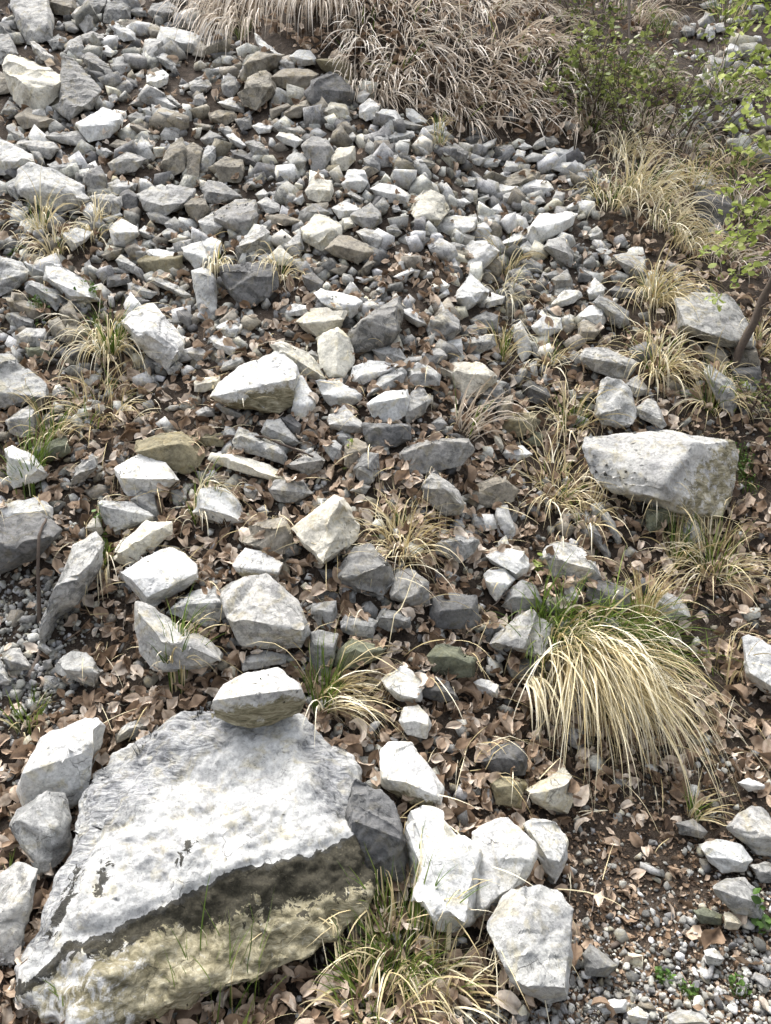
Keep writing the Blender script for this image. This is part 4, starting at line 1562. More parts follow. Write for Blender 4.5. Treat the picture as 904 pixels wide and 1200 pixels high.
def tuft(u, v, label, dry=60, green=10, L=70, ru=12, lean=(0, 0), spread=0.8, sag=2.6, mat=None, width=0.0042, glen=0.6, gl=None, tone=0.62, gv=None, name='grass_tuft', up=1.0):
    """a clump rooted at photo point (u, v); lean (right, uphill) drags the dry blades"""
    zd = hit(u, v)
    m = zd / FPX
    b = pix(u, v, zd)
    base = np.array((b[0], b[1], float(H0(b[0], b[1]))))
    root = empty(name, base, label, 'grass', 'grass tufts on the slope')
    rad = ru * m
    for (cnt, mt, nm) in ((dry, mat or STRAW, 'dry_blades'), (green, GREEN, 'green_blades')):
        if not cnt:
            continue
        B = Blades()
        for _ in range(cnt):
            a = random.uniform(0, 2 * math.pi); r = rad * math.sqrt(random.random())
            x, y = base[0] + r * math.cos(a), base[1] + r * math.sin(a)
            if nm == 'green_blades' and gv:
                x += gv[0] * m; y += gv[1] * m
            p = (x, y, top_of(x, y, 0.06) - 0.004)
            th = spread * math.sqrt(random.random())
            a2 = a + random.gauss(0, 0.7)
            d = np.array((math.sin(th) * math.cos(a2), math.sin(th) * math.sin(a2), math.cos(th) * up + (random.gauss(0, 0.3) if up < 0.3 else 0)))
            if nm == 'dry_blades':
                d += np.array((lean[0], lean[1], 0)) * random.uniform(0.5, 1.4)
                B.blade(p, d, L * m * random.uniform(0.5, 1.12), width * random.uniform(0.65, 1.25), sag * random.uniform(0.65, 1.35), min(max(random.gauss(tone, 0.2), 0), 1))
            else:
                l2 = gl if gl else lean
                d += np.array((l2[0], l2[1], 0)) * 0.5 + np.array((0, 0, 0.5))
                B.blade(p, d, L * m * glen * random.uniform(0.5, 1.15), width * 0.85 * random.uniform(0.7, 1.2), sag * 0.4 * random.uniform(0.4, 1.4), min(max(random.gauss(0.55, 0.22), 0), 1))
        B.build(nm, mt, root)
    return root


def great_tussock():
    zd = hit(715, 770)
    b = pix(715, 770, zd)
    base = np.array((b[0], b[1], float(H0(b[0], b[1]))))
    root = empty('grass_tuft', base, 'great tussock of long straw blades sweeping downhill from a green crown', 'grass', 'grass tufts on the slope')
    D, G = Blades(), Blades()
    for _ in range(44):                       # locks of blades, each with its own sweep
        t = random.random()
        u0 = 640 + 98 * t + random.gauss(0, 9); v0 = 780 + 16 * t + random.gauss(0, 16)
        fx = 0.10 + 0.24 * t + random.gauss(0, 0.17); ln = random.uniform(85, 190) * (1.1 - 0.25 * t); sg = random.uniform(1.7, 3.2); tn = random.gauss(0.74, 0.15)
        for _ in range(random.randint(8, 26)):
            u = u0 + random.gauss(0, 5); v = v0 + random.gauss(0, 5)
            z = hit(u, v); m = z / FPX
            p = pix(u, v, z); p[2] = H0(p[0], p[1]) + 0.02 + 0.03 * random.random()
            d = np.array((fx + random.gauss(0, 0.12), -0.85 + random.gauss(0, 0.22), 0.66 + random.gauss(0, 0.24)))
            D.blade(p, d, ln * random.uniform(0.65, 1.15) * m * 1.15, 0.0042 * random.uniform(0.5, 1.25), sg * random.uniform(0.85, 1.2), min(max(random.gauss(tn, 0.15), 0), 1), 10)
    for _ in range(150):                      # short broken and tangled blades in the thatch
        t = random.random()
        u = 640 + 130 * t + random.gauss(0, 14); v = 790 + random.gauss(0, 22)
        z = hit(u, v); m = z / FPX
        p = pix(u, v, z); p[2] = H0(p[0], p[1]) + 0.02 + 0.06 * random.random()
        D.blade(p, (random.gauss(0.2, 0.7), random.gauss(-0.7, 0.4), random.gauss(0.5, 0.35)), random.uniform(40, 110) * m, 0.0034 * random.uniform(0.6, 1.2), random.uniform(0.8, 2.6), random.uniform(0.15, 0.8), 7)
    for _ in range(34):   # separate bleached wisp at the near end
        u = random.gauss(620, 5); v = random.gauss(812, 5)
        z = hit(u, v); m = z / FPX
        p = pix(u, v, z); p[2] = H0(p[0], p[1]) + 0.05
        D.blade(p, (random.gauss(0.03, 0.12), -0.7, 0.55), random.uniform(80, 125) * m, 0.006, 3.0, random.uniform(0.8, 1.0), 9)
    for _ in range(520):
        t = random.random() ** 1.3
        u = 628 + 150 * t + random.gauss(0, 10); v = 764 + 8 * t + random.gauss(0, 16)
        z = hit(u, v); m = z / FPX
        p = pix(u, v, z); p[2] = H0(p[0], p[1]) + 0.01
        d = np.array((random.gauss(0.3, 0.45), random.gauss(-0.6, 0.5), 0.9))
        G.blade(p, d, random.uniform(45, 110) * m, 0.0036 * random.uniform(0.7, 1.2), random.uniform(0.7, 1.8), min(max(random.gauss(0.55, 0.22), 0), 1), 7)
    D.build('dry_blades', STRAW, root); G.build('green_blades', GREEN, root)


great_tussock()
T = tuft
T(472, 640, 'starburst of thin straw grass below the long grey block, bare brown leaves round it', 150, 6, 80, 20, (0.15, -0.15), 1.05, 2.4, width=0.0034, tone=0.6)
T(128, 415, 'bright green topped tuft with long straw blades trailing downhill, before a big white boulder', 95, 60, 105, 12, (0.25, -0.5), 0.7, 3.0, glen=0.55, tone=0.75)
T(115, 482, 'messy olive and straw tuft just below the bright green topped tuft', 95, 30, 70, 30, (0.2, -0.1), 1.1, 2.4, glen=0.5, tone=0.5)
T(62, 520, 'thin yellowish tuft between the cracked stone and a white rock', 34, 16, 70, 10, (0.1, -0.1), 0.8, 2.2, glen=0.8, tone=0.5)
T(38, 578, 'low fresh green tuft in front of a white rock near the edge', 8, 75, 60, 16, (0.2, 0), 0.9, 2.0, glen=0.95, tone=0.7)
T(236, 612, 'green tuft with a fan of white dry blades, beside the bright dome stone', 34, 34, 65, 8, (0.5, -0.55), 0.6, 3.0, glen=0.7, tone=0.85)
T(122, 662, 'small green sprout with bleached blades hanging into the dark hollow', 24, 26, 90, 6, (0.1, -0.7), 0.5, 4.2, glen=0.45, width=0.0055, tone=0.85)
T(212, 800, 'green and yellow tuft growing under the tapering wedge', 26, 46, 72, 14, (0.2, -0.1), 0.8, 2.0, glen=1.0, tone=0.6)
T(34, 850, 'small light green tuft on the pebbles near the edge', 10, 46, 45, 14, (0.1, 0), 0.7, 1.5, glen=0.95)
T(378, 828, 'tuft of long blades, half green, sweeping sideways behind the stone on the great boulder', 90, 66, 120, 14, (0.75, -0.25), 0.6, 2.2, glen=0.62, gl=(0.1, 0), tone=0.68)
T(48, 272, 'dry tuft with a green heart below the long ledge boulder', 44, 14, 78, 8, (0.05, -0.35), 0.6, 2.6, glen=0.6, tone=0.72)
T(64, 300, 'straw tuft hanging in a curtain, left of the stone between the tufts', 54, 4, 60, 10, (0.1, -0.5), 0.6, 3.4, tone=0.75)
T(112, 278, 'splayed dry grass tuft, between the stone between the tufts and the crumbly white rock', 46, 3, 52, 8, (0.1, -0.2), 1.1, 3.2, tone=0.75)
T(253, 318, 'bleached grass hanging down beside the dark rectangular boulder, on its paler side', 34, 5, 88, 5, (0.25, -0.8), 0.4, 4.0, glen=0.25, width=0.006, tone=0.9)
T(328, 326, 'thin straw tuft bending over at the far end of the dark rectangular boulder', 42, 6, 62, 8, (0.15, -0.4), 0.8, 3.2, glen=0.5, tone=0.68)
T(514, 172, 'small yellow-green tuft alone among the pale stones under the lip', 34, 16, 36, 5, (0.05, -0.4), 0.5, 2.6, glen=0.7, tone=0.6)
T(592, 318, 'yellowish upright tuft beside the half-dark white block', 46, 12, 52, 10, (0.1, -0.1), 0.6, 2.0, glen=0.8, tone=0.5)
T(592, 352, 'white trailing blades hanging under a yellowish upright tuft', 34, 2, 70, 9, (0.25, -0.7), 0.5, 3.4, tone=0.88)
T(588, 420, 'yellow-green tuft between the triangular slab and dark stones', 40, 18, 60, 6, (0.05, -0.3), 0.5, 2.2, glen=0.7, tone=0.55)
T(642, 426, 'loose arching straw tuft, upslope of the olive-yellow stone', 40, 14, 62, 8, (0.1, -0.2), 1.0, 2.6, glen=0.5, tone=0.7)
T(668, 500, 'greenish straw tuft close beside the hook-cracked stone', 60, 26, 78, 16, (0.0, -0.3), 0.9, 2.6, glen=0.5, tone=0.66)
T(652, 578, 'sprawling straw tuft directly left of the big fissured boulder', 110, 14, 95, 22, (0.15, -0.1), 1.1, 2.3, glen=0.5, width=0.0036, tone=0.65)
T(685, 612, 'sparse straw tuft below the near corner of the big fissured boulder', 40, 8, 80, 16, (-0.1, -0.2), 1.0, 2.4, glen=0.4, tone=0.6)
T(545, 505, 'bundle of grey-straw blades lying over the end of the long grey block', 40, 4, 95, 12, (0.35, -0.6), 0.5, 1.6, tone=0.68, mat=PALE, width=0.005)
T(732, 182, 'pale bleached tuft drooping beside the end of the scree rim', 110, 6, 62, 14, (0.2, -0.5), 0.8, 3.0, tone=0.86)
T(716, 238, 'greenish tuft at the edge of the pale stones, below a bleached drooping tuft', 90, 40, 66, 20, (0.0, -0.3), 1.0, 2.6, glen=0.6, tone=0.78)
T(752, 228, 'broad dry tuft falling downhill in the middle of the grass mass', 150, 22, 92, 22, (0.3, -0.6), 0.8, 2.8, glen=0.5, tone=0.86)
T(778, 262, 'pale straw tuft spilling down towards the dark boulder', 110, 18, 74, 18, (0.3, -0.6), 0.8, 2.8, glen=0.5, tone=0.86)
T(806, 292, 'white-tipped tuft drooping sideways under the sapling leaves', 110, 14, 66, 16, (0.5, -0.4), 0.8, 2.8, glen=0.5, tone=0.78)
T(768, 352, 'tall drooping straw tuft standing left of the ledge rock', 130, 30, 98, 12, (0.1, -0.5), 0.75, 3.2, glen=0.4, tone=0.66)
T(772, 428, 'rounded fountain-like tuft of arching straw blades just below the ledge rock', 150, 26, 92, 16, (0.1, -0.3), 1.1, 3.2, glen=0.5, tone=0.72)
T(836, 480, 'greenish arching tuft directly above the big fissured boulder', 66, 40, 76, 10, (0.2, -0.2), 1.0, 3.0, glen=0.55, tone=0.7)
T(838, 668, 'bushy straw tuft standing alone in the leaves near the edge', 150, 40, 95, 20, (0.1, -0.1), 1.0, 2.1, glen=0.7, width=0.0036, tone=0.66)
T(792, 660, 'yellow-green tuft beside the bushy straw one', 40, 34, 66, 10, (0.05, 0.0), 0.6, 1.7, glen=0.85, tone=0.5)
T(754, 728, 'upright brownish straw tuft above the great tussock', 70, 18, 84, 10, (0.15, -0.05), 0.5, 1.4, glen=0.5, tone=0.42)
T(768, 606, 'few pale blades arching in a bow under the big fissured boulder', 26, 4, 78, 10, (0.1, -0.3), 1.0, 3.2, tone=0.72)
T(812, 958, 'small thin tuft at the end of the great tussock', 22, 12, 62, 6, (0.6, 0.1), 0.8, 1.8, glen=0.6, tone=0.5)
T(860, 790, 'wispy stems lying over leaves, between the great tussock and the white rock at the edge', 24, 2, 90, 26, (0.6, -0.1), 1.0, 1.8, tone=0.55)
T(475, 1118, 'wide clump of green and straw grass at the shaded end of the great boulder', 150, 120, 110, 38, (0.25, -0.15), 1.0, 2.2, glen=0.75, tone=0.6, width=0.0036)
T(440, 1180, 'low green and straw grass clump on the ground below the great boulder', 90, 90, 90, 40, (0.1, -0.1), 1.0, 2.2, glen=0.8, tone=0.6, width=0.0034)
T(520, 1165, 'straw stems lying on the soil beside the smooth pale wedge', 46, 14, 100, 24, (0.4, -0.2), 1.0, 1.8, glen=0.5, tone=0.62, width=0.0036)
T(255, 1200, 'thin dark green blades rising in front of the great boulder', 10, 60, 85, 60, (0.15, 0), 0.6, 1.6, glen=1.1, width=0.003)
T(100, 1200, 'short green grass at the lower corner of the great boulder', 6, 50, 60, 26, (0.1, 0), 0.8, 1.6, glen=1.0, width=0.003)
T(10, 1055, 'tiny green blades at the edge beside the great boulder', 2, 10, 60, 6, (0.1, 0), 0.5, 1.2, glen=0.9, width=0.0026)
T(320, -18, 'huge hanging clump of grey dead grass at the top of the scree', 620, 0, 125, 74, (0.0, -1.3), 0.7, 3.4, mat=PALE, tone=0.62, width=0.0075, up=0.6)
T(375, -12, 'curtain of dead grass closing the gap between the huge hanging clump and the bank', 260, 0, 105, 34, (0.05, -1.3), 0.7, 3.0, mat=PALE, tone=0.66, width=0.007, up=0.6)
T(285, 44, 'little fresh green tuft at the foot of the hanging grey clump', 10, 44, 24, 9, (0, 0), 0.9, 1.5, glen=0.9)
bank = [(425, 62, 'small'), (440, 20, 'thin'), (468, 92, 'drooping'), (486, 50, 'wide'), (505, 14, 'ragged'), (520, 112, 'long'), (535, 60, 'matted'), (556, 96, 'parted'),
        (570, 30, 'tangled'), (592, 74, 'thick'), (628, 62, 'tall'), (612, 20, 'grey'), (400, 14, 'flattened'), (455, 120, 'short'), (655, 40, 'brownish'), (660, 96, 'scrappy')]
bwhere = ['just above the dark boulder at the bank foot', 'high up right of the huge hanging clump', 'falling straight over the lip of the scree', 'in the middle of the dead grass bank',
          'at the very top of the dead grass bank', 'with separate white strands over brown leaves', 'halfway across the dead grass bank', 'showing brown leaves through it near the lip',
          'high on the bank beneath bare soil', 'with the whitest long strands on the bank', 'hanging at the far end of the bank by the shrub', 'at the top of the bank near the shrub',
          'tucked beside the huge hanging clump', 'lowest of the bank, touching the bright lip stones', 'mixed with the shrub twigs', 'under the shrub, at the bank foot']
for (u_, v_, ad), wh in zip(bank, bwhere):
    T(u_, v_ - 22, f'{ad} dead grass tuft {wh}', random.randint(70, 120), random.randint(0, 5), random.uniform(60, 92), random.uniform(16, 30), (random.gauss(0.12, 0.22), -1.2), 0.65, 0.9, mat=PALE, tone=random.uniform(0.6, 0.95), width=0.0066, up=-0.25)
T(790, -4, 'brown-grey grass clump hanging beside the far gully', 150, 2, 46, 18, (0, -0.5), 0.6, 3.0, mat=PALE, tone=0.5, width=0.005)
T(775, 40, 'bright green grass tuft behind the shrub near the far gully', 10, 60, 34, 10, (0, 0), 0.8, 1.6, glen=0.95)
T(800, 170, 'arching dead tuft under the shrub on the far side', 60, 20, 60, 22, (0.1, -0.3), 1.0, 2.8, glen=0.6, tone=0.6, mat=PALE)
T(860, 190, 'pale tuft half hidden by the sapling leaves', 60, 30, 60, 22, (0.1, -0.3), 1.0, 2.6, glen=0.7, tone=0.6)
T(852, 22, 'light green grass tuft in the upper corner by the gully', 30, 50, 50, 18, (-0.1, -0.2), 0.9, 2.0, glen=0.9, tone=0.6)
more = [(418, 100, 'first wisp of dead grass right of the dark boulder at the bank foot'), (500, 130, 'dead grass wisp touching the bright chip at the lip'), (545, 138, 'fringe of dead grass hanging over brown leaves at the lip'),
        (590, 122, 'dead grass fringe between the long and the tall bank tufts'), (625, 128, 'grey fringe of grass hanging lowest by the shrub'), (478, -30, 'topmost dead grass tuft above the thin bank tuft'),
        (550, -25, 'topmost tangled dead grass above the middle of the bank'), (620, -30, 'topmost grey grass above the far end of the bank'), (690, -10, 'dry brown grass above the sparse brownish bush'), (420, -30, 'topmost dead grass beside the huge hanging clump')]
for u_, v_, lb in more:
    T(u_, v_ - 18, lb, random.randint(60, 100), 2, random.uniform(56, 84), random.uniform(16, 28), (random.gauss(0.12, 0.22), -1.2), 0.65, 0.9, mat=PALE, tone=random.uniform(0.6, 0.95), width=0.0066, up=-0.25)
flank = [(690, 150, 'thin dry grass between the rim slab and the shrub'), (760, 150, 'dry stems showing through the base of the wide open green shrub'), (815, 225, 'grey-green grass above the dark boulder by the sapling'),
         (850, 300, 'dry grass behind the lowest sapling leaves'), (870, 250, 'grass behind the middle sapling leaves'), (700, 95, 'brown dead stems under the small leafy shrub'), (760, 95, 'dead grass stems in the middle of the green shrub'),
         (845, 110, 'tall grass at the near side of the gully'), (740, 20, 'green and dry grass at the top behind the thin grey trunk')]
for u_, v_, lb in flank:
    T(u_, v_, lb, random.randint(60, 90), random.randint(15, 40), random.uniform(55, 80), random.uniform(16, 26), (random.gauss(0.1, 0.2), -0.6), 0.95, 2.8, glen=0.6, mat=random.choice((PALE, STRAW)), tone=random.uniform(0.5, 0.75), width=0.006)
T(890, 410, 'dry grass at the foot of the sapling, near the edge', 60, 10, 66, 14, (0.1, -0.4), 0.9, 2.8, tone=0.6)


LS = Blades()
for _ in range(1500):
    u_, v_ = random.uniform(-150, 1060), random.uniform(250, 1200)
    if random.random() > float(np.clip(leaf_w(np.array(u_), np.array(v_)), 0, 1)) * (0.5 if v_ < 420 else 1.0):
        continue
    if u_ < 480 and v_ > 840:
        continue
    z = hit(u_, v_); p = pix(u_, v_, z)
    p[2] = top_of(p[0], p[1], 0.15) + random.uniform(0.012, 0.035)
    a = random.gauss(-1.2, 1.0)
    LS.blade(p, (math.cos(a), math.sin(a), random.uniform(-0.1, 0.55)), random.uniform(0.05, 0.22), random.uniform(0.0012, 0.0032), random.uniform(0.5, 1.6), random.uniform(0.3, 1.0), 6)
o = mesh_np('loose_straw', np.array(LS.V), LS.F, 4, STRAW, {'tint': LS.T})
tag(o, 'loose dry grass stalks strewn over leaves and stones', 'dry grass', kind='stuff')

# ------------------------------------------------------------------ woody plants
def tube(path, r0, r1, sides=7):
    path = [Vector(p) for p in path]
    V, F, n = [], [], len(path)
    for i, p in enumerate(path):
        d = (path[min(i + 1, n - 1)] - path[max(i - 1, 0)]).normalized()
        a = d.cross(Vector((0.3, 0.9, 0.2))).normalized(); b = d.cross(a)
        r = r0 + (r1 - r0) * i / (n - 1)
        for k in range(sides):
            t = 2 * math.pi * k / sides
            rr = r * (1 + 0.16 * noise.noise(p * 30 + Vector((k, 0, 0))))
            V.append(p + a * (math.cos(t) * rr) + b * (math.sin(t) * rr))
    for i in range(n - 1):
        for k in range(sides):
            k2 = (k + 1) % sides
            F.append((i * sides + k, i * sides + k2, (i + 1) * sides + k2, (i + 1) * sides + k))
    return V, F


class Tubes:
    def __init__(s):
        s.V, s.F, s.T = [], [], []

    def add(s, path, r0, r1, tint=0.5, sides=7):
        V, F = tube(path, r0, r1, sides)
        n0 = len(s.V)
        s.V += [tuple(v) for v in V]; s.F += [tuple(n0 + k for k in f) for f in F]; s.T += [tint] * len(V)

    def build(s, name, mat, parent=None, org=None):
        off = np.array(parent.location if parent is not None else org)
        o = mesh_np(name, np.array(s.V) - off, s.F, 4, mat, {'tint': s.T}, parent)
        if parent is None:
            o.location = org
        return o


def wander(p, d, length, n=8, wob=0.18, lift=0.0):
    p = Vector(p); d = Vector(d).normalized(); out = [p.copy()]
    for _ in range(n):
        d = (d + Vector((random.gauss(0, wob), random.gauss(0, wob), random.gauss(0, wob) + lift))).normalized()
        p = p + d * (length / n)
        out.append(p.copy())
    return out


class LeafSet:
    def __init__(s):
        s.P, s.S, s.T, s.D = [], [], [], []

    def add(s, p, size, tint, d=None):
        s.P.append(tuple(p)); s.S.append(size); s.T.append(tint)

    def build(s, name, mat, parent):
        P = np.array(s.P) - np.array(parent.location)
        n = len(P)
        fr = []
        for k in range(3):
            V, F, _ = lv[k]
            fr.append((V * np.array((1, 1.25, 0.45)), F))
        Rm_backup = rotm(n)
        V, F, ids = place(fr, P[:, 0], P[:, 1], P[:, 2], np.array(s.S), align=False)
        return mesh_np(name, V, F, 4, mat, {'tint': np.array(s.T)[ids], 'vein': np.zeros(len(V))}, parent)


def shrub(u, v, label, nst, height, wide, nleaf, size, mat, lean=(0, -0.2), tint=0.5):
    z = hit(u, v); b = pix(u, v, z); b[2] = H0(b[0], b[1])
    root = empty('shrub', b, label, 'shrub', 'shrubs at the top of the slope')
    tb, lf = Tubes(), LeafSet()
    for _ in range(nst):
        a = random.uniform(0, 2 * math.pi)
        p0 = Vector(b) + Vector((math.cos(a) * wide * 0.35 * random.random(), math.sin(a) * wide * 0.25, 0))
        p0.z = float(H0(p0.x, p0.y)) - 0.01
        path = wander(p0, (math.cos(a) * 0.7 + lean[0], math.sin(a) * 0.5 + lean[1], 0.9), height * random.uniform(0.6, 1.15), 9, 0.16)
        tb.add(path, 0.006 * random.uniform(0.6, 1.3), 0.0015, random.uniform(0.1, 0.8), 5)
        for k in range(3, 10, 2):
            tw = wander(path[k], (random.gauss(0, 0.8), random.gauss(-0.2, 0.6), random.uniform(-0.1, 0.6)), height * 0.35 * random.uniform(0.5, 1.2), 5, 0.25)
            tb.add(tw, 0.0022, 0.0008, random.uniform(0.1, 0.8), 4)
            for _ in range(nleaf):
                q = tw[random.randint(1, 5)]
                lf.add(q + Vector((random.gauss(0, 0.02), random.gauss(0, 0.02), random.gauss(0, 0.015))), size * random.uniform(0.5, 1.2), min(max(random.gauss(tint, 0.25), 0), 1))
    tb.build('stem', BARK, root)
    lf.build('foliage', mat, root)


shrub(748, 158, 'wide open green shrub with thin dark twigs above the pale grass', 34, 0.66, 0.95, 6, 0.040, FOLI)
shrub(702, 128, 'small leafy green shrub at the end of the dead grass bank', 16, 0.50, 0.4, 8, 0.042, FOLI, tint=0.6)
shrub(690, 42, 'sparse brownish-green bush at the top of the bank', 16, 0.5, 0.55, 6, 0.036, FOLI, tint=0.4)
shrub(815, 150, 'thin green bush beside the far gully, in front of its stones', 14, 0.55, 0.6, 7, 0.040, FOLI, tint=0.6)
shrub(896, 486, 'dark green bush at the edge below the sapling', 14, 0.26, 0.25, 6, 0.022, FOLI, tint=0.35)


def sapling():
    z = hit(858, 436); b = pix(858, 436, z); b[2] = H0(b[0], b[1]) - 0.02
    root = empty('sapling', b, 'slender leaning sapling with bright lime-green spring leaves, at the edge by the ledge rock', 'tree')
    z0 = z - 0.05
    pt = lambda u, v, dz=0.0: Vector(pix(u, v, z0 + dz))
    tr = Tubes()
    trunk = [Vector(b), pt(868, 408), pt(884, 378, -0.03), pt(893, 352, -0.06), pt(908, 325, -0.1), pt(925, 280, -0.14), pt(935, 220, -0.2), pt(938, 150, -0.26), pt(940, 70, -0.32), pt(942, -40, -0.38), pt(940, -150, -0.4)]
    tr.add(trunk, 0.021, 0.010, 0.35, 10)
    tr.build('trunk', BARK, root)
    lf = LeafSet()
    br = Tubes()
    br.add([pt(889, 362, -0.05), pt(900, 355, -0.1), pt(912, 352, -0.14)], 0.006, 0.003, 0.3, 6)
    spec = [((915, 300, -0.1), (842, 352, -0.35)), ((925, 270, -0.14), (836, 300, -0.3)), ((930, 240, -0.18), (852, 258, -0.4)), ((934, 220, -0.2), (856, 222, -0.15)),
            ((936, 180, -0.2), (862, 180, -0.3)), ((938, 140, -0.26), (868, 150, -0.1)), ((940, 110, -0.3), (858, 92, -0.35)), ((940, 80, -0.3), (868, 70, -0.2)),
            ((940, 50, -0.3), (858, 30, -0.3)), ((941, 20, -0.35), (850, 6, -0.3)), ((941, -20, -0.35), (872, -10, -0.2)), ((938, 160, -0.2), (1010, 120, -0.1)), ((938, 240, -0.2), (1010, 260, -0.2)),
            ((939, 120, -0.3), (884, 118, -0.5)), ((928, 262, -0.2), (874, 284, -0.2))]
    for a, e in spec:
        A, E = pt(*a), pt(*e)
        path = []
        for k in range(9):
            t = k / 8
            path.append(A.lerp(E, t) + Vector((random.gauss(0, 0.008), random.gauss(0, 0.008), 0.05 * math.sin(math.pi * t))))
        br.add(path, 0.0042, 0.001, 0.4, 5)
        L = (E - A).length
        for k in range(2, 9):
            for _ in range(4):
                d = Vector((random.gauss(0, 0.6), random.gauss(0, 0.6), random.gauss(0, 0.35)))
                q = path[k] + d * 0.055
                br.add([path[k], path[k].lerp(q, 0.5) + Vector((0, 0, 0.004)), q], 0.0012, 0.0006, 0.5, 3)
                for _ in range(2):
                    lf.add(q + Vector((random.gauss(0, 0.014), random.gauss(0, 0.014), random.gauss(0, 0.008))), random.uniform(0.024, 0.048), min(max(random.gauss(0.55, 0.25), 0), 1))
    br.build('branches', BARK, root)
    lf.build('foliage', LIMEG, root)


sapling()


def thin_tree(u, v, u2, v2, label, r):
    z = hit(u, v); b = pix(u, v, z); b[2] = H0(b[0], b[1]) - 0.02
    root = empty('sapling', b, label, 'tree')
    E = Vector(pix(u2, v2, z + 0.15))
    tr = Tubes()
    tr.add([Vector(b).lerp(E, k / 10) + Vector((random.gauss(0, 0.006), 0, 0)) for k in range(11)], r, r * 0.75, 0.75, 7)
    tr.build('trunk', BARK, root)
    tw, lf = Tubes(), LeafSet()
    for k in range(9):
        p = Vector(b).lerp(E, random.uniform(0.35, 1.0))
        path = wander(p, (random.gauss(0, 1), random.gauss(-0.3, 0.4), 0.3), 0.28, 5, 0.2)
        tw.add(path, 0.0025, 0.0008, 0.5, 4)
        for q in path[2:]:
            lf.add(q, random.uniform(0.02, 0.035), random.random())
    tw.build('twigs', BARK, root); lf.build('foliage', FOLI, root)


thin_tree(737, 62, 738, -160, 'straight thin grey sapling trunk rising behind the shrub', 0.012)


def herb(u, v, label, n, rad, size, mat=MOSS, h=0.03):
    z = hit(u, v); b = pix(u, v, z); b[2] = top_of(b[0], b[1], 0.12)
    root = empty('herb', b, label, 'plant', 'small green plants')
    lf, st = LeafSet(), Tubes()
    for k in range(n):
        a = random.uniform(0, 2 * math.pi); r = rad * math.sqrt(random.random())
        x, y = b[0] + r * math.cos(a), b[1] + r * math.sin(a)
        g = top_of(x, y, 0.10)
        q = Vector((x, y, g + h * random.uniform(0.3, 1.2)))
        lf.add(q, size * random.uniform(0.6, 1.2), min(max(random.gauss(0.55, 0.25), 0), 1))
        st.add([Vector((x, y, g - 0.003)), (Vector((x, y, g)) + q) / 2 + Vector((0.002, 0, 0)), q], 0.0009, 0.0006, 0.6, 3)
    lf.build('foliage', mat, root)
    st.build('stem', GREEN, root)


herb(868, 545, 'feathery green herb growing against the end of the big fissured boulder', 90, 0.05, 0.014, h=0.06)
herb(875, 572, 'low green herb in the leaves, below the feathery one at the big fissured boulder', 70, 0.05, 0.013, h=0.04)
herb(105, 372, 'dense dark green herb behind the bright green topped tuft', 110, 0.07, 0.018, h=0.04)
herb(48, 378, 'soft green herb among grey stones near the left edge', 60, 0.045, 0.016, h=0.05)
herb(540, 733, 'single bright green leaf plant in front of the dark speckled block', 4, 0.015, 0.04, h=0.05)
herb(778, 1152, 'little green herb patch on the gravel, first from the smooth pale wedge', 36, 0.022, 0.016)
herb(806, 1168, 'tiny green moss-like patch on the gravel, further from the smooth pale wedge', 40, 0.022, 0.012)
herb(866, 1163, 'green herb patch beside a large brown leaf on the gravel', 30, 0.025, 0.018)
herb(890, 1090, 'star-shaped green rosette on the gravel at the edge', 14, 0.022, 0.03)
herb(120, 640, 'tiny green sprout at the top of the curved leaning slab', 12, 0.02, 0.02, h=0.06)
herb(628, 672, 'yellow-green leaf cluster beside the white box stone', 14, 0.03, 0.032, mat=LIMEG, h=0.04)
herb(408, 552, 'two small yellow-green leaves by a grey block near the stick end', 6, 0.02, 0.024, mat=LIMEG, h=0.04)
herb(20, 300, 'small light green herb among leaves at the left edge', 30, 0.05, 0.02, h=0.03)


# ------------------------------------------------------------------ fallen twigs
def stick(pts, label, r, tint=0.3, raise_=0.012):
    P = []
    for (u, v, up) in pts:
        z = hit(u, v); p = pix(u, v, z)
        P.append(Vector((p[0], p[1], top_of(p[0], p[1], 0.25 if 'slab' in label or 'block' in label or 'rocks' in label else 0.02) + raise_ + up)))
    path = []
    for a, b in zip(P, P[1:]):
        for k in range(5):
            path.append(a.lerp(b, k / 5) + Vector((random.gauss(0, 0.002), random.gauss(0, 0.002), random.gauss(0, 0.002))))
    path.append(P[-1])
    t = Tubes(); t.add(path, r, r * 0.55, tint, 6)
    o = t.build('twig', BARK, None, np.array(P[0]))
    tag(o, label, 'twig', 'fallen twigs')


stick([(215, 518, 0), (262, 530, 0.0), (310, 545, 0.0), (368, 568, 0)], 'long dark fallen stick lying across the long thin pale slab', 0.008, 0.15)
stick([(46, 735, 0), (54, 700, 0), (62, 672, 0)], 'dark twig leaning on the curved slab above the pebbles', 0.007, 0.3)
stick([(32, 800, 0), (42, 782, 0), (52, 765, 0)], 'short grey stump of wood on the pebbles', 0.011, 0.7)
stick([(165, 545, 0), (200, 520, 0), (222, 512, 0)], 'thin brown twig resting on the olive-brown block', 0.003, 0.2)
stick([(690, 452, 0), (740, 470, 0), (790, 490, 0)], 'thin dark twig above the hook-cracked stone', 0.003, 0.3)
stick([(570, 1110, 0), (600, 1150, 0), (628, 1182, 0)], 'flat straw-coloured stalk on the soil beside the smooth pale wedge', 0.004, 1.0, 0.004)
stick([(695, 1070, 0), (700, 1035, 0.01), (725, 1015, 0.015)], 'thin bleached stalk curving over brown leaves on the bare soil', 0.002, 1.0, 0.004)
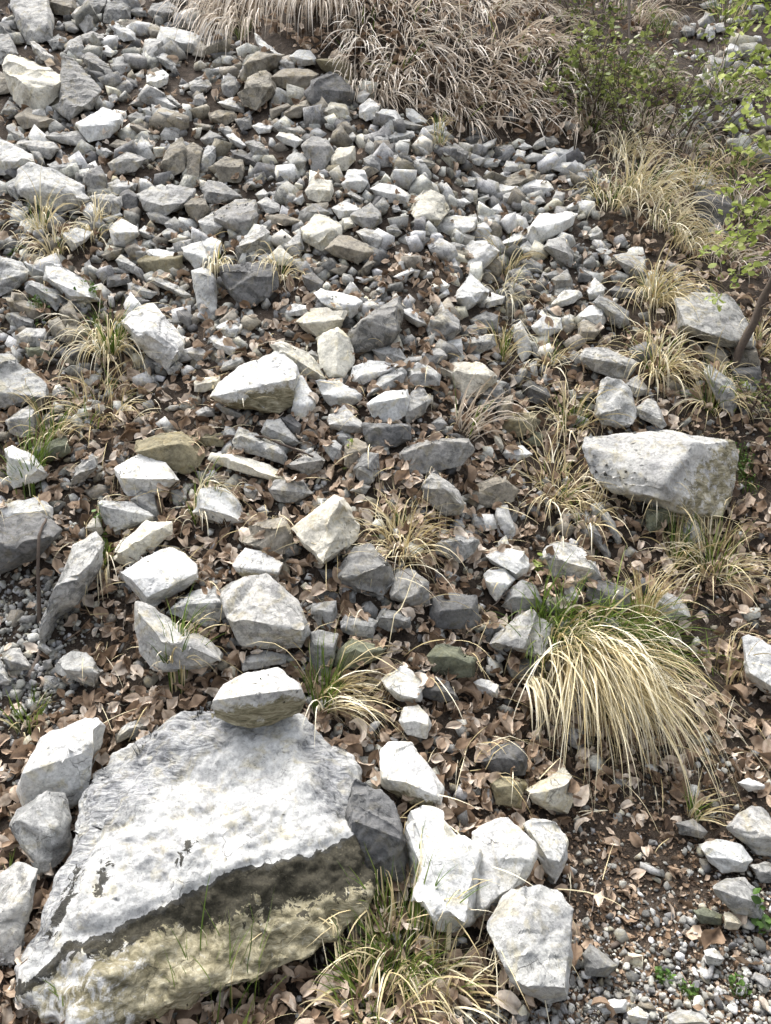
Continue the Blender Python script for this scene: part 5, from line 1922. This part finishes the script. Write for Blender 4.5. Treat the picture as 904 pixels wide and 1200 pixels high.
stick([(708, 1085, 0), (716, 1098, 0)], 'pale curled bark piece on the gravel', 0.008, 0.9, 0.004)
stick([(712, 1110, 0), (745, 1108, 0)], 'brown rolled bark piece on the gravel', 0.008, 0.6, 0.004)
stick([(600, 742, 0), (596, 728, 0), (570, 720, 0)], 'small bent pale twig beside the dark speckled block', 0.002, 1.0)
stick([(445, 706, 0), (490, 722, 0), (520, 742, 0)], 'thin pale stem lying across the rocks under the undercut grey wedge', 0.0018, 0.8)
stick([(870, 905, 0), (842, 925, 0), (850, 960, 0)], 'thin stalk near the white cobble at the gravel edge', 0.0018, 0.8)

# ------------------------------------------------------------------ light
SUN_EL, SUN_AZ = R(62), R(-28)      # azimuth from +Y (uphill) towards +X
world = bpy.data.worlds.new('World')
SC.world = world
world.use_nodes = True
wn = world.node_tree
bg = wn.nodes['Background']
sky = wn.nodes.new('ShaderNodeTexSky')
sky.sky_type = 'NISHITA'
sky.sun_disc = False
sky.sun_elevation = SUN_EL
sky.sun_rotation = SUN_AZ
sky.air_density = 0.7
sky.dust_density = 6.0
sky.ozone_density = 0.6
hs = wn.nodes.new('ShaderNodeHueSaturation')      # thin overcast: the blue is washed out
hs.inputs['Saturation'].default_value = 0.35
wn.links.new(sky.outputs[0], hs.inputs['Color'])
wn.links.new(hs.outputs[0], bg.inputs[0])
bg.inputs[1].default_value = 0.15
sl = bpy.data.lights.new('sun', 'SUN')
sl.energy = 0.6
sl.angle = R(60)
sl.color = (1.0, 0.95, 0.88)
so = bpy.data.objects.new('sun', sl)
COL.objects.link(so)
dirv = Vector((math.sin(SUN_AZ) * math.cos(SUN_EL), math.cos(SUN_AZ) * math.cos(SUN_EL), math.sin(SUN_EL)))
so.rotation_euler = (-dirv).to_track_quat('-Z', 'Y').to_euler()
so.location = (0, 0, 10)

SC.view_settings.view_transform = 'Standard'
SC.view_settings.look = 'None'
SC.view_settings.exposure = 1.6
SC.view_settings.gamma = 1.0
SC.render.engine = 'CYCLES'
SC.cycles.max_bounces = 5
SC.cycles.use_denoising = True
